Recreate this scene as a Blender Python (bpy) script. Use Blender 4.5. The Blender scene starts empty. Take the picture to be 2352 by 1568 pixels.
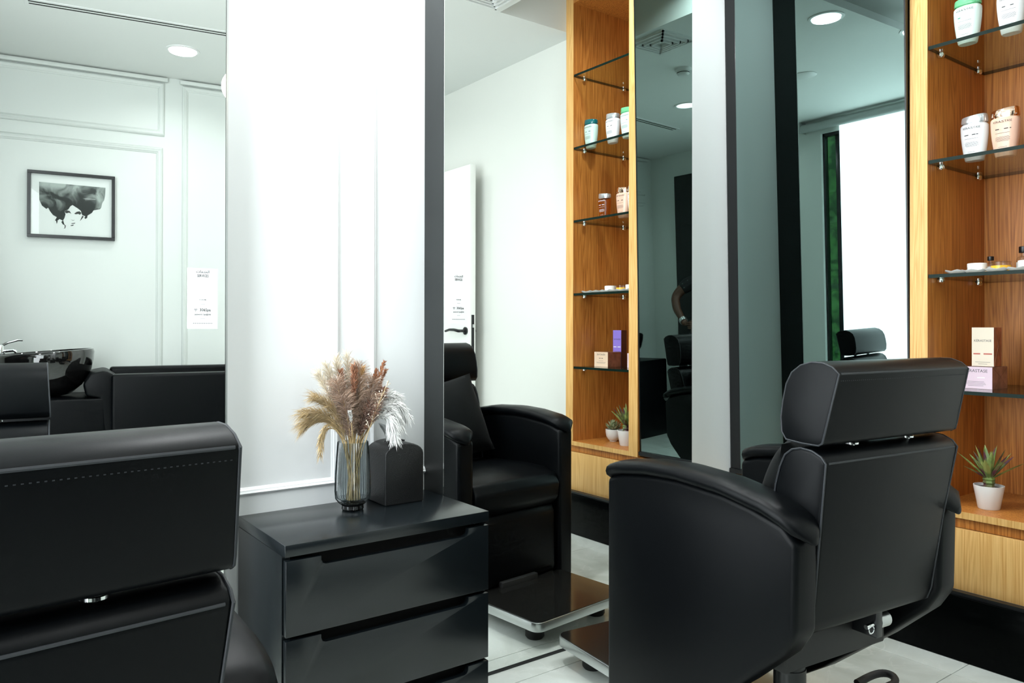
import bpy, bmesh, math, random
from mathutils import Vector, Matrix, Euler
random.seed(7)
R = math.radians
scene = bpy.context.scene
col = scene.collection

# ------------------------------------------------------------------ camera
cam_d = bpy.data.cameras.new('camera')
cam_d.sensor_width = 36.0
cam_d.lens = 36.0 * 1759.35 / 2352.0
cam_d.shift_y = -(784.0 - 746.09) / 2352.0
cam_d.clip_start = 0.02
cam = bpy.data.objects.new('camera', cam_d)
col.objects.link(cam)
cam.location = (0, 0, 1.15)
cam.rotation_mode = 'XYZ'
yaw = 0.6376
mrot = Matrix.Rotation(-yaw, 4, 'Z') @ Matrix.Rotation(R(90) - 0.0035 * -1.0, 4, 'X') @ Matrix.Rotation(-0.0015 * -1.0, 4, 'Z')
cam.rotation_euler = mrot.to_euler('XYZ')
scene.camera = cam

# ------------------------------------------------------------------ world, view
w = bpy.data.worlds.new('world'); scene.world = w
w.use_nodes = True
bg = w.node_tree.nodes['Background']
bg.inputs['Color'].default_value = (0.75, 0.88, 1.0, 1)
bg.inputs['Strength'].default_value = 2.5
vs = scene.view_settings
vs.view_transform = 'Standard'
vs.look = 'None'
vs.exposure = 0.14
vs.gamma = 1.0
vs.use_curve_mapping = False
scene.cycles.max_bounces = 9
scene.cycles.diffuse_bounces = 3
scene.cycles.glossy_bounces = 5
scene.cycles.transparent_max_bounces = 10
scene.cycles.use_adaptive_sampling = True
scene.cycles.adaptive_threshold = 0.025
scene.cycles.adaptive_min_samples = 24
scene.cycles.sample_clamp_indirect = 6.0

BLIND_E = 6.6      # daylight glowing through the roller blind
LAMP_W = 4.4      # each ceiling downlight
GLOBE_E = 5.0

# ------------------------------------------------------------------ key dimensions
H = 2.84
YW = 2.2043        # mirror wall
YM = 2.0819        # mirror faces
XS = 2.8535        # face of the built-in shelves
XR = 2.93          # right wall
XL = -0.55         # window wall

# ------------------------------------------------------------------ materials
def new_mat(name):
    m = bpy.data.materials.new(name); m.use_nodes = True
    return m, m.node_tree.nodes, m.node_tree.links, m.node_tree.nodes['Principled BSDF']

def mat(name, c, rough=0.5, metal=0.0, spec=0.5, bump=0.0, bscale=200.0, sheen=0.0, coat=0.0, emis=None, es=0.0, var=0.0, vscale=5.0, bdist=0.002):
    m, n, l, p = new_mat(name)
    p.inputs['Base Color'].default_value = (*c, 1)
    p.inputs['Roughness'].default_value = rough
    p.inputs['Metallic'].default_value = metal
    p.inputs['Specular IOR Level'].default_value = spec
    p.inputs['Sheen Weight'].default_value = sheen
    p.inputs['Coat Weight'].default_value = coat
    if emis:
        p.inputs['Emission Color'].default_value = (*emis, 1)
        p.inputs['Emission Strength'].default_value = es
    tc = None
    if bump or var:
        tc = n.new('ShaderNodeTexCoord')
    if bump:
        t = n.new('ShaderNodeTexNoise'); t.inputs['Scale'].default_value = bscale; t.inputs['Detail'].default_value = 3
        b = n.new('ShaderNodeBump'); b.inputs['Strength'].default_value = bump; b.inputs['Distance'].default_value = bdist
        l.new(tc.outputs['Object'], t.inputs['Vector']); l.new(t.outputs['Fac'], b.inputs['Height']); l.new(b.outputs['Normal'], p.inputs['Normal'])
    if var:
        t = n.new('ShaderNodeTexNoise'); t.inputs['Scale'].default_value = vscale; t.inputs['Detail'].default_value = 5
        r = n.new('ShaderNodeValToRGB')
        r.color_ramp.elements[0].position = 0.3; r.color_ramp.elements[1].position = 0.7
        r.color_ramp.elements[0].color = (*[x * (1 - var) for x in c], 1)
        r.color_ramp.elements[1].color = (*[min(1, x * (1 + var)) for x in c], 1)
        l.new(tc.outputs['Object'], t.inputs['Vector']); l.new(t.outputs['Fac'], r.inputs['Fac']); l.new(r.outputs['Color'], p.inputs['Base Color'])
    return m

def wood_mat(name, light, dark, gscale=1.0):
    m, n, l, p = new_mat(name)
    tc = n.new('ShaderNodeTexCoord')
    mp = n.new('ShaderNodeMapping'); mp.inputs['Scale'].default_value = (11 * gscale, 11 * gscale, 0.5 * gscale)
    l.new(tc.outputs['Object'], mp.inputs['Vector'])
    big = n.new('ShaderNodeTexNoise'); big.inputs['Scale'].default_value = 1.3; big.inputs['Detail'].default_value = 2; big.inputs['Distortion'].default_value = 0.6
    l.new(mp.outputs['Vector'], big.inputs['Vector'])
    mul = n.new('ShaderNodeMath'); mul.operation = 'MULTIPLY'; mul.inputs[1].default_value = 13.0
    l.new(big.outputs['Fac'], mul.inputs[0])
    fr = n.new('ShaderNodeMath'); fr.operation = 'PINGPONG'; fr.inputs[1].default_value = 0.5
    l.new(mul.outputs[0], fr.inputs[0])
    mp2 = n.new('ShaderNodeMapping'); mp2.inputs['Scale'].default_value = (260 * gscale, 260 * gscale, 5 * gscale)
    l.new(tc.outputs['Object'], mp2.inputs['Vector'])
    fine = n.new('ShaderNodeTexNoise'); fine.inputs['Scale'].default_value = 1.0; fine.inputs['Detail'].default_value = 3
    l.new(mp2.outputs['Vector'], fine.inputs['Vector'])
    add = n.new('ShaderNodeMath'); add.operation = 'MULTIPLY_ADD'; add.inputs[1].default_value = 0.55
    l.new(fr.outputs[0], add.inputs[0]); l.new(fine.outputs['Fac'], add.inputs[2])
    r = n.new('ShaderNodeValToRGB')
    e = r.color_ramp.elements
    e[0].position = 0.40; e[0].color = (*dark, 1)
    e[1].position = 0.80; e[1].color = (*light, 1)
    l.new(add.outputs[0], r.inputs['Fac']); l.new(r.outputs['Color'], p.inputs['Base Color'])
    b = n.new('ShaderNodeBump'); b.inputs['Strength'].default_value = 0.12; b.inputs['Distance'].default_value = 0.001
    l.new(fine.outputs['Fac'], b.inputs['Height']); l.new(b.outputs['Normal'], p.inputs['Normal'])
    p.inputs['Roughness'].default_value = 0.42
    return m

def clear_mat(name, tint, rough=0.0, edge=None, ior=1.45):
    """thin clear glass: tinted transparency plus a fresnel reflection"""
    m = bpy.data.materials.new(name); m.use_nodes = True
    n, l = m.node_tree.nodes, m.node_tree.links
    n.remove(n['Principled BSDF'])
    out = n['Material Output']
    tr = n.new('ShaderNodeBsdfTransparent'); tr.inputs['Color'].default_value = (*tint, 1)
    gl = n.new('ShaderNodeBsdfGlossy'); gl.inputs['Roughness'].default_value = rough
    lw = n.new('ShaderNodeLayerWeight'); lw.inputs['Blend'].default_value = 0.5
    pw5 = n.new('ShaderNodeMath'); pw5.operation = 'POWER'; pw5.inputs[1].default_value = 5.0
    f0 = ((ior - 1) / (ior + 1)) ** 2
    fr = n.new('ShaderNodeMath'); fr.operation = 'MULTIPLY_ADD'; fr.inputs[1].default_value = 1 - f0; fr.inputs[2].default_value = f0
    l.new(lw.outputs['Facing'], pw5.inputs[0]); l.new(pw5.outputs[0], fr.inputs[0])
    if edge:
        cm = n.new('ShaderNodeMix'); cm.data_type = 'RGBA'
        cm.inputs['A'].default_value = (*tint, 1); cm.inputs['B'].default_value = (*edge, 1)
        l.new(lw.outputs['Facing'], cm.inputs['Factor']); l.new(cm.outputs['Result'], tr.inputs['Color'])
    mx = n.new('ShaderNodeMixShader')
    l.new(fr.outputs[0], mx.inputs[0]); l.new(tr.outputs[0], mx.inputs[1]); l.new(gl.outputs[0], mx.inputs[2])
    l.new(mx.outputs[0], out.inputs['Surface'])
    return m

def floor_mat():
    m, n, l, p = new_mat('pale marble tile')
    tc = n.new('ShaderNodeTexCoord'); geo = n.new('ShaderNodeObjectInfo')
    mp = n.new('ShaderNodeVectorMath'); mp.operation = 'ADD'
    l.new(tc.outputs['Object'], mp.inputs[0]); l.new(geo.outputs['Location'], mp.inputs[1])
    a = n.new('ShaderNodeTexNoise'); a.inputs['Scale'].default_value = 2.3; a.inputs['Detail'].default_value = 8; a.inputs['Distortion'].default_value = 1.6
    l.new(mp.outputs[0], a.inputs['Vector'])
    r = n.new('ShaderNodeValToRGB'); e = r.color_ramp.elements
    e[0].position = 0.32; e[0].color = (0.50, 0.53, 0.48, 1)
    e[1].position = 0.62; e[1].color = (0.66, 0.70, 0.66, 1)
    l.new(a.outputs['Fac'], r.inputs['Fac'])
    v = n.new('ShaderNodeTexNoise'); v.inputs['Scale'].default_value = 3.1; v.inputs['Detail'].default_value = 6; v.inputs['Distortion'].default_value = 3.0
    l.new(mp.outputs[0], v.inputs['Vector'])
    r2 = n.new('ShaderNodeValToRGB'); e = r2.color_ramp.elements
    e[0].position = 0.485; e[0].color = (0, 0, 0, 1); e[1].position = 0.50; e[1].color = (0.5, 0.5, 0.5, 1)
    x = r2.color_ramp.elements.new(0.515); x.color = (0, 0, 0, 1)
    l.new(v.outputs['Fac'], r2.inputs['Fac'])
    mx = n.new('ShaderNodeMix'); mx.data_type = 'RGBA'
    l.new(r2.outputs['Color'], mx.inputs['Factor']); l.new(r.outputs['Color'], mx.inputs['A'])
    mx.inputs['B'].default_value = (0.72, 0.74, 0.70, 1)
    l.new(mx.outputs['Result'], p.inputs['Base Color'])
    p.inputs['Roughness'].default_value = 0.2
    return m

def ink_mat():
    m, n, l, p = new_mat('watercolour ink')
    tc = n.new('ShaderNodeTexCoord')
    t = n.new('ShaderNodeTexNoise'); t.inputs['Scale'].default_value = 11; t.inputs['Detail'].default_value = 7; t.inputs['Distortion'].default_value = 0.8
    l.new(tc.outputs['Object'], t.inputs['Vector'])
    sep = n.new('ShaderNodeSeparateXYZ'); l.new(tc.outputs['Object'], sep.inputs[0])
    ma = n.new('ShaderNodeMath'); ma.operation = 'MULTIPLY_ADD'; ma.inputs[1].default_value = 1.9; 
    l.new(sep.outputs['Z'], ma.inputs[0]); l.new(t.outputs['Fac'], ma.inputs[2])
    r = n.new('ShaderNodeValToRGB'); e = r.color_ramp.elements
    e[0].position = 0.55; e[0].color = (0.03, 0.035, 0.035, 1)
    e[1].position = 0.82; e[1].color = (0.45, 0.50, 0.48, 1)
    l.new(ma.outputs[0], r.inputs['Fac']); l.new(r.outputs['Color'], p.inputs['Base Color'])
    p.inputs['Roughness'].default_value = 0.8
    return m

def ribbed_cloth():
    m, n, l, p = new_mat('patterned black shirt')
    tc = n.new('ShaderNodeTexCoord')
    t = n.new('ShaderNodeTexVoronoi'); t.inputs['Scale'].default_value = 24
    l.new(tc.outputs['Object'], t.inputs['Vector'])
    r = n.new('ShaderNodeValToRGB'); e = r.color_ramp.elements
    e[0].position = 0.06; e[0].color = (0.16, 0.22, 0.22, 1); e[1].position = 0.16; e[1].color = (0.008, 0.008, 0.009, 1)
    l.new(t.outputs['Distance'], r.inputs['Fac']); l.new(r.outputs['Color'], p.inputs['Base Color'])
    p.inputs['Roughness'].default_value = 0.8
    return m

def leaf_mat(name, c0, c1, scale=30):
    m, n, l, p = new_mat(name)
    tc = n.new('ShaderNodeTexCoord')
    t = n.new('ShaderNodeTexNoise'); t.inputs['Scale'].default_value = scale; t.inputs['Detail'].default_value = 3
    l.new(tc.outputs['Object'], t.inputs['Vector'])
    r = n.new('ShaderNodeValToRGB'); e = r.color_ramp.elements
    e[0].position = 0.42; e[0].color = (*c0, 1); e[1].position = 0.58; e[1].color = (*c1, 1)
    l.new(t.outputs['Fac'], r.inputs['Fac']); l.new(r.outputs['Color'], p.inputs['Base Color'])
    p.inputs['Roughness'].default_value = 0.5
    return m

M = {}
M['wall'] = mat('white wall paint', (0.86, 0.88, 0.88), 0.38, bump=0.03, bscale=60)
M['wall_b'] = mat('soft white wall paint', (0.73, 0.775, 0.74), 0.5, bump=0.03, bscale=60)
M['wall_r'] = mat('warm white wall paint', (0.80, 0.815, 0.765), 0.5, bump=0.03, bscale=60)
M['ceil'] = mat('ceiling paint', (0.80, 0.83, 0.80), 0.7, bump=0.02, bscale=40)
M['mirror'] = mat('mirror glass', (0.895, 0.915, 0.90), 0.0, 1.0)
M['smoke_mirror'] = mat('smoked mirror glass', (0.21, 0.285, 0.275), 0.0, 1.0)
M['black_edge'] = mat('charcoal lacquer', (0.017, 0.020, 0.020), 0.42, spec=.3, var=0.15, vscale=6)
M['black'] = mat('black lacquer', (0.006, 0.007, 0.008), 0.3)
M['black_gloss'] = mat('gloss black panel', (0.0015, 0.002, 0.002), 0.14, spec=0.05)
M['steel'] = mat('brushed aluminium', (0.55, 0.57, 0.57), 0.3, 1.0)
M['chrome'] = mat('chrome', (0.82, 0.84, 0.85), 0.08, 1.0)
M['wood'] = wood_mat('shaded oak', (0.62, 0.245, 0.050), (0.34, 0.105, 0.015))  # the unit's oak, with the shade of the inside put into its colour
M['wood_lit'] = wood_mat('lit oak', (0.82, 0.50, 0.18), (0.64, 0.33, 0.090))  # same oak, with the light on the fronts painted in as a paler tone
M['leather'] = mat('black leatherette', (0.0014, 0.0020, 0.0026), 0.40, spec=0.13, bump=0.05, bscale=420, bdist=0.001)
M['leather2'] = mat('grained black leather', (0.005, 0.0055, 0.006), 0.42, bump=0.55, bscale=260, bdist=0.002)
M['stitch'] = mat('dark stitching', (0.013, 0.016, 0.020), 0.6)
M['velvet'] = mat('black cushion fabric', (0.004, 0.005, 0.005), 0.85, spec=.1, sheen=0.03, bump=0.1, bscale=300)
M['rubber'] = mat('black rubber', (0.010, 0.010, 0.010), 0.6)
M['foot_top'] = mat('black glazed plate', (0.010, 0.010, 0.009), 0.12)
M['chest'] = mat('charcoal satin lacquer', (0.005, 0.0075, 0.009), 0.24, spec=.5, var=0.12, vscale=3, bump=0.02, bscale=30)
M['chest_in'] = mat('black drawer gap', (0.002, 0.002, 0.002), 0.8)
M['ceramic'] = mat('black glazed ceramic', (0.006, 0.006, 0.006), 0.03, coat=1.0)
M['white_cer'] = mat('white glazed ceramic', (0.86, 0.87, 0.86), 0.2)
M['paper'] = mat('white card', (0.87, 0.89, 0.89), 0.6)
M['print'] = mat('grey print', (0.07, 0.075, 0.08), 0.7)
M['print_d'] = mat('dark print', (0.05, 0.05, 0.05), 0.7)
M['shelf_glass'] = clear_mat('shelf glass', (0.90, 0.96, 0.92))
M['glass_edge'] = mat('green glass edge', (0.0012, 0.012, 0.008), 0.35, spec=0.15)
M['pane'] = clear_mat('window pane', (0.80, 0.90, 0.86))
M['picture_glass'] = clear_mat('picture glass', (0.97, 0.98, 0.97), ior=1.35)
M['vase'] = clear_mat('smoked ribbed glass', (0.90, 0.92, 0.92), edge=(0.22, 0.27, 0.29), ior=1.5)
M['vase_base'] = mat('thick smoked glass', (0.012, 0.012, 0.012), 0.05)
M['tile'] = floor_mat()
M['grout'] = mat('grey grout', (0.30, 0.32, 0.30), 0.9)
M['lamp'] = mat('lit diffuser', (1, 1, 1), 0.5, emis=(0.95, 0.99, 1.0), es=6.0)
M['lamp'].cycles.emission_sampling = 'NONE'   # its light comes from the fitting's own area lamp
M['globe'] = mat('lit opal globe', (1, 1, 1), 0.3, emis=(1.0, 0.80, 0.55), es=GLOBE_E)
M['white_trim'] = mat('white lamp trim', (0.80, 0.82, 0.80), 0.4)
M['vent_dark'] = mat('dark vent slot', (0.008, 0.010, 0.008), 0.8)
M['blind'] = mat('backlit blind fabric', (0.9, 0.92, 0.95), 0.9, emis=(0.90, 0.96, 1.0), es=BLIND_E)
M['blind_tube'] = mat('grey blind cassette', (0.45, 0.49, 0.47), 0.5)
M['door'] = mat('white door paint', (0.87, 0.88, 0.84), 0.4)
M['ink'] = ink_mat()
M['hedge'] = leaf_mat('hedge leaves', (0.02, 0.08, 0.015), (0.10, 0.26, 0.06), 12)
M['shirt'] = ribbed_cloth()
M['skin'] = mat('brown skin', (0.10, 0.042, 0.022), 0.5)
M['hair'] = mat('black hair', (0.008, 0.007, 0.006), 0.5)
M['denim'] = mat('black trousers', (0.012, 0.012, 0.014), 0.8)
M['straw'] = mat('straw stem', (0.55, 0.40, 0.20), 0.7, var=0.3, vscale=60)

# ------------------------------------------------------------------ mesh helpers
def smooth_path(p, it=2):
    p = [Vector(q) for q in p]
    for _ in range(it):
        q = [p[0]]
        for a, b in zip(p, p[1:]): q += [a * .75 + b * .25, a * .25 + b * .75]
        p = q + [p[-1]]
    return p
class MB:
    def __init__(s): s.v = []; s.f = []; s.m = []
    def add(s, vs, fs, mi=0):
        b = len(s.v); s.v += [tuple(x) for x in vs]
        for f in fs: s.f.append(tuple(b + i for i in f)); s.m.append(mi)
        return s
    def box(s, x0, x1, y0, y1, z0, z1, mi=0):
        v = [(x0, y0, z0), (x1, y0, z0), (x1, y1, z0), (x0, y1, z0), (x0, y0, z1), (x1, y0, z1), (x1, y1, z1), (x0, y1, z1)]
        return s.add(v, [(3, 2, 1, 0), (4, 5, 6, 7), (0, 1, 5, 4), (1, 2, 6, 5), (2, 3, 7, 6), (3, 0, 4, 7)], mi)
    def prism(s, prof, a, b, axis='x', mi=0, taper=None):
        """closed 2-D profile swept from a to b along an axis; taper(q) scales the sweep at a profile point"""
        n = len(prof); v = []
        for k in (a, b):
            for p in prof:
                kk = k * (taper(p) if taper else 1)
                if axis == 'x': v.append((kk, p[0], p[1]))
                elif axis == 'y': v.append((p[0], kk, p[1]))
                else: v.append((p[0], p[1], kk))
        f = [tuple(range(n))[::-1], tuple(range(n, 2 * n))]
        for i in range(n):
            j = (i + 1) % n; f.append((i, j, n + j, n + i))
        return s.add(v, f, mi)
    def lathe(s, prof, n=32, c=(0, 0, 0), sx=1, sy=1, mi=0, rib=None, close=True):
        v = []; k = len(prof)
        for i in range(n):
            a = 2 * math.pi * i / n
            q = rib(i) if rib else 1
            for r, z in prof: v.append((c[0] + r * q * sx * math.cos(a), c[1] + r * q * sy * math.sin(a), c[2] + z))
        f = []
        for i in range(n):
            j = (i + 1) % n
            for t in range(k - 1): f.append((i * k + t, j * k + t, j * k + t + 1, i * k + t + 1))
        if close:
            f.append(tuple(i * k for i in range(n))[::-1]); f.append(tuple(i * k + k - 1 for i in range(n)))
        return s.add(v, f, mi)
    def tube(s, pts, r, n=8, mi=0, cap=True):
        pts = [Vector(p) for p in pts]; rr = r if isinstance(r, (list, tuple)) else [r] * len(pts)
        v = []; f = []; up = Vector((0, 0, 1)); prev = None
        for i, p in enumerate(pts):
            t = (pts[min(i + 1, len(pts) - 1)] - pts[max(i - 1, 0)]).normalized()
            if prev is None:
                a = t.cross(up)
                if a.length < 1e-3: a = t.cross(Vector((1, 0, 0)))
            else:
                a = prev - t * prev.dot(t)
            a.normalize(); prev = a; b = t.cross(a)
            for k in range(n):
                q = 2 * math.pi * k / n; v.append(p + (a * math.cos(q) + b * math.sin(q)) * rr[i])
        for i in range(len(pts) - 1):
            for k in range(n):
                j = (k + 1) % n; f.append((i * n + k, i * n + j, (i + 1) * n + j, (i + 1) * n + k))
        if cap:
            f.append(tuple(range(n))[::-1]); f.append(tuple(range((len(pts) - 1) * n, len(pts) * n)))
        return s.add(v, f, mi)
    def sphere(s, c, r, n=24, mi=0, sz=1.0):
        prof = [(max(1e-5, r * math.sin(math.pi * i / (n // 2))), -r * sz * math.cos(math.pi * i / (n // 2))) for i in range(n // 2 + 1)]
        return s.lathe(prof, n, c, mi=mi, close=False)
    def build(s, name, m, parent=None, bevel=0.0, seg=2, origin=None, smooth=True, angle=38, sub=0, rotz=0.0):
        me = bpy.data.meshes.new(name)
        o3 = Vector(origin) if origin else Vector((0, 0, 0))
        me.from_pydata([tuple(Vector(v) - o3) for v in s.v], [], s.f)
        mats = m if isinstance(m, (list, tuple)) else [m]
        for x in mats: me.materials.append(M[x] if isinstance(x, str) else x)
        for p, i in zip(me.polygons, s.m): p.material_index = i
        bm = bmesh.new(); bm.from_mesh(me)
        bmesh.ops.remove_doubles(bm, verts=bm.verts, dist=1e-6)
        bmesh.ops.recalc_face_normals(bm, faces=bm.faces)
        if bevel > 0:
            es = [e for e in bm.edges if len(e.link_faces) == 2 and e.calc_face_angle(0) > R(28)]
            bmesh.ops.bevel(bm, geom=es, offset=bevel, segments=seg, profile=0.5, affect='EDGES', clamp_overlap=True)
        bm.to_mesh(me); bm.free()
        if smooth:
            me.shade_smooth(); me.set_sharp_from_angle(angle=R(angle))
        o = bpy.data.objects.new(name, me); col.objects.link(o)
        if sub:
            md = o.modifiers.new('sub', 'SUBSURF'); md.levels = sub; md.render_levels = sub
        if parent is not None: o.parent = parent
        if origin and parent is None: o.location = o3
        return o

def tag(o, label, cat, group=None):
    o['label'] = label; o['category'] = cat
    if group: o['group'] = group
    return o
def thing(name, label, cat, loc=(0, 0, 0), rotz=0.0, group=None):
    o = bpy.data.objects.new(name, None); col.objects.link(o)
    o.empty_display_size = 0.05
    o.location = loc; o.rotation_euler = (0, 0, rotz)
    return tag(o, label, cat, group)
def struct(o):
    o['kind'] = 'structure'; return o
def box(name, m, parent, x0, x1, y0, y1, z0, z1, bevel=0.0, origin=None, seg=2):
    return MB().box(x0, x1, y0, y1, z0, z1).build(name, m, parent, bevel, seg, origin)

def text_mesh(txt, size, align='CENTER', squeeze=1.0, bold=0.0):
    cu = bpy.data.curves.new('txt', 'FONT'); cu.body = txt; cu.size = size; cu.align_x = align; cu.resolution_u = 2; cu.offset = bold * size
    ob = bpy.data.objects.new('txt', cu); col.objects.link(ob)
    dg = bpy.context.evaluated_depsgraph_get()
    me = bpy.data.meshes.new_from_object(ob.evaluated_get(dg))
    v = [(p.co.x * squeeze, p.co.y) for p in me.vertices]; f = [tuple(p.vertices) for p in me.polygons]
    bpy.data.objects.remove(ob); bpy.data.curves.remove(cu); bpy.data.meshes.remove(me)
    return v, f

# ================================================================== SETTING
# floor: grout bed with marble tiles
fl = struct(box('floor', 'grout', None, XL - .1, 3.0, -2.1, 2.32, -0.08, -0.003))
tx = [XL - .1, 0.27, 1.08, 1.89, 2.70, 3.0]
ty = [-2.1, -1.25, -0.44, 0.37, 1.18, 1.99, 2.32]
for i in range(5):
    for j in range(6):
        a, b, c, d = tx[i] + .0012, tx[i + 1] - .0012, ty[j] + .0012, ty[j + 1] - .0012
        cx, cy = (a + b) / 2, (c + d) / 2
        t = MB().box(a - cx, b - cx, c - cy, d - cy, -0.012, 0).build('tile', 'tile', fl, 0.0008, 1)
        t.location = (cx, cy, 0)

# ceiling with a raised pocket above the shelves
cb = MB()
PX, PY = 2.387, 0.83
cb.box(XL - .1, PX, -2.1, 2.32, H, 3.12).box(PX, XR + .02, -2.1, PY, H, 3.12).box(PX, 3.45, PY, 2.32, 3.06, 3.12)
struct(cb.build('ceiling', 'ceil', None))

# mirror wall with raised panel mouldings
wf = struct(box('wall_front', 'wall', None, XL - .1, 3.0, YW, YW + .1, 0, 3.12))
def moulding_frame(parent, x0, x1, z0, z1, sides, m, place, wd=0.022, dp=0.012):
    """picture-frame moulding; place(x, d, z) puts panel coordinates (depth d out of the wall) into space"""
    prof = [(0, 0), (0, .45), (.12, .8), (.3, 1), (.5, .72), (.66, .72), (.78, .4), (.92, .3), (1, 0)]
    def strip(p, q, inward):
        mb = MB(); v = []
        for k, e in ((p, -1), (q, 1)):
            for s_, d_ in prof:
                # mitred ends: inner edge is shorter
                ax = ((q[0] - p[0]), (q[1] - p[1])); ln = math.hypot(*ax); ax = (ax[0] / ln, ax[1] / ln)
                off = -e * s_ * wd
                v.append(place(k[0] + inward[0] * s_ * wd + ax[0] * off, d_ * dp, k[1] + inward[1] * s_ * wd + ax[1] * off))
        n = len(prof); f = [tuple(range(n)), tuple(range(n, 2 * n))[::-1]]
        for i in range(n - 1): f.append((i, i + 1, n + i + 1, n + i))
        f.append((n - 1, 0, n, 2 * n - 1))
        mb.add(v, f); return mb.build('panel_moulding', m, parent)
    if 'l' in sides: strip((x0, z0), (x0, z1), (1, 0))
    if 'r' in sides: strip((x1, z0), (x1, z1), (-1, 0))
    if 'b' in sides: strip((x0, z0), (x1, z0), (0, 1))
    if 't' in sides: strip((x0, z1), (x1, z1), (0, -1))
pw = lambda x, d, z: (x, YW - d, z)
moulding_frame(wf, 0.42, 0.969, 0.672, 2.70, 'rbt', 'wall', pw)
moulding_frame(wf, 1.078, 1.60, 0.672, 2.70, 'lbt', 'wall', pw)
struct(box('baseboard_front', 'wall', None, .62, 1.268, YW - .014, YW - .0005, 0.0, .10, .004))

# right wall (behind the smoked mirror and beyond the shelves)
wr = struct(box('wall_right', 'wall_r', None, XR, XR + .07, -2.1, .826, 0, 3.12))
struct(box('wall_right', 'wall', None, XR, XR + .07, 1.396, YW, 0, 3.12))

# back wall, running slightly askew
SL = 0.14; TH = math.atan(SL); B0 = Vector((.87, -1.45, 0))
wb = bpy.data.objects.new('wall_back', None)
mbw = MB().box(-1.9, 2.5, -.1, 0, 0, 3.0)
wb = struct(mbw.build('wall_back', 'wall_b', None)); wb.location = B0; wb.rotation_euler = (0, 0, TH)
pb = lambda x, d, z: (x, d, z)
moulding_frame(wb, -1.30, .325, 2.44, 2.80, 'rbt', 'wall_b', pb, .04, .018)
moulding_frame(wb, -1.30, .315, .25, 2.36, 'rbt', 'wall_b', pb, .04, .018)
moulding_frame(wb, .435, 1.75, .25, 2.80, 'lrbt', 'wall_b', pb, .04, .018)
box('crown_strip', 'wall_b', wb, -1.35, .345, 0, .03, 2.805, 2.83, .004)
box('crown_strip', 'wall_b', wb, .42, 1.80, 0, .03, 2.805, 2.83, .004)

# window wall: opening y .374 .. 2.02
wy0, wy1, wz0, wz1 = .365, 2.03, .10, 2.72
lw = MB().box(XL - .1, XL, -2.1, wy0, 0, 3.0).box(XL - .1, XL, wy1, YW + .1, 0, 3.0).box(XL - .1, XL, wy0, wy1, 0, wz0).box(XL - .1, XL, wy0, wy1, wz1, 3.0)
struct(lw.build('wall_left', 'wall_b', None))
win = struct(MB().box(XL - .08, XL - .03, wy0, wy0 + .022, wz0, wz1).box(XL - .08, XL - .03, wy1 - .03, wy1, wz0, wz1)
             .box(XL - .08, XL - .03, wy0, wy1, wz0, wz0 + .03).box(XL - .08, XL - .03, wy0, wy1, wz1 - .03, wz1).build('window_1', 'black', None, .003))
box('mullion', 'black', win, XL - .085, XL - .045, .475, .555, wz0, wz1, .003)
box('pane', 'pane', win, XL - .06, XL - .055, wy0 + .02, .477, wz0 + .02, wz1 - .02)
box('pane', 'pane', win, XL - .06, XL - .055, .553, wy1 - .02, wz0 + .02, wz1 - .02)
# tall black door in the window wall, seen only in the smoked mirror
d2 = struct(box('door_2', 'black', None, XL, XL + .03, -1.30, -.42, 0.004, 2.60, .004))
MB().tube([(XL + .03, -.50, 1.05), (XL + .07, -.50, 1.05), (XL + .07, -.62, 1.05)], .009).build('door_handle', 'steel', d2)

# white door leaf swung open against the right wall
d1 = struct(box('door_1', 'door', None, 2.800, 2.845, -.935, -.085, .006, 2.235, .002))
MB().lathe([(.026, 0), (.026, .008), (.020, .012)], 24).build('handle_rose', 'black', d1)
ro = d1.children[-1]; ro.rotation_euler = (0, R(-90), 0); ro.location = (2.800, -.135, 1.128)
MB().tube([(2.79, -.135, 1.128), (2.757, -.135, 1.128), (2.750, -.150, 1.128), (2.750, -.20, 1.135), (2.750, -.26, 1.136), (2.752, -.315, 1.126)], [.010, .010, .011, .010, .009, .008], 10).build('door_handle', 'black', d1)
MB().lathe([(.026, 0), (.026, .008), (.012, .012), (.012, .030)], 24).build('handle_rose', 'black', d1)
ro = d1.children[-1]; ro.rotation_euler = (0, R(90), 0); ro.location = (2.845, -.135, 1.128)
box('latch_plate', 'black', d1, 2.812, 2.833, -.0850, -.0825, .975, 1.235)
box('latch_bolt', 'steel', d1, 2.816, 2.829, -.0825, -.076, 1.15, 1.172)
for z in (.3, 1.2, 2.0): MB().tube([(2.842, -.938, z), (2.842, -.938, z + .09)], .007).build('hinge', 'steel', d1)

# ================================================================== MIRRORS
def box_mirror(x0, x1, label):
    r = thing('wall_mirror', label, 'mirror', ((x0 + x1) / 2, (YM + YW) / 2, 0), group='floor-standing mirrors on the panelled wall')
    o = ((x0 + x1) / 2, (YM + YW) / 2, 0)
    MB().box(x0, x1, YM + .004, YW - .0005, 0.0, 2.715).build('mirror_box', 'black_edge', r, 0, origin=o)
    MB().box(x0 + .001, x1 - .001, YM, YM + .004, .012, 2.713).build('mirror_glass', 'mirror', r, 0, origin=o, smooth=False)
    MB().box(x0, x1, YM - .001, YM + .004, 0.0005, .011).build('bottom_trim', 'black', r, 0, origin=o)
    return r, o
m1, o1 = box_mirror(XL + .004, .598, 'tall wall mirror at left edge, reflecting framed portrait and basin')
MB().box(.598, .603, YM - .001, YW - .001, 0, 2.715).build('edge_trim', 'steel', m1, 0, origin=o1)
m2, o2 = box_mirror(1.2726, 2.4605, 'tall wall mirror in the middle, reflecting wooden shelves and open door')

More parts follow.
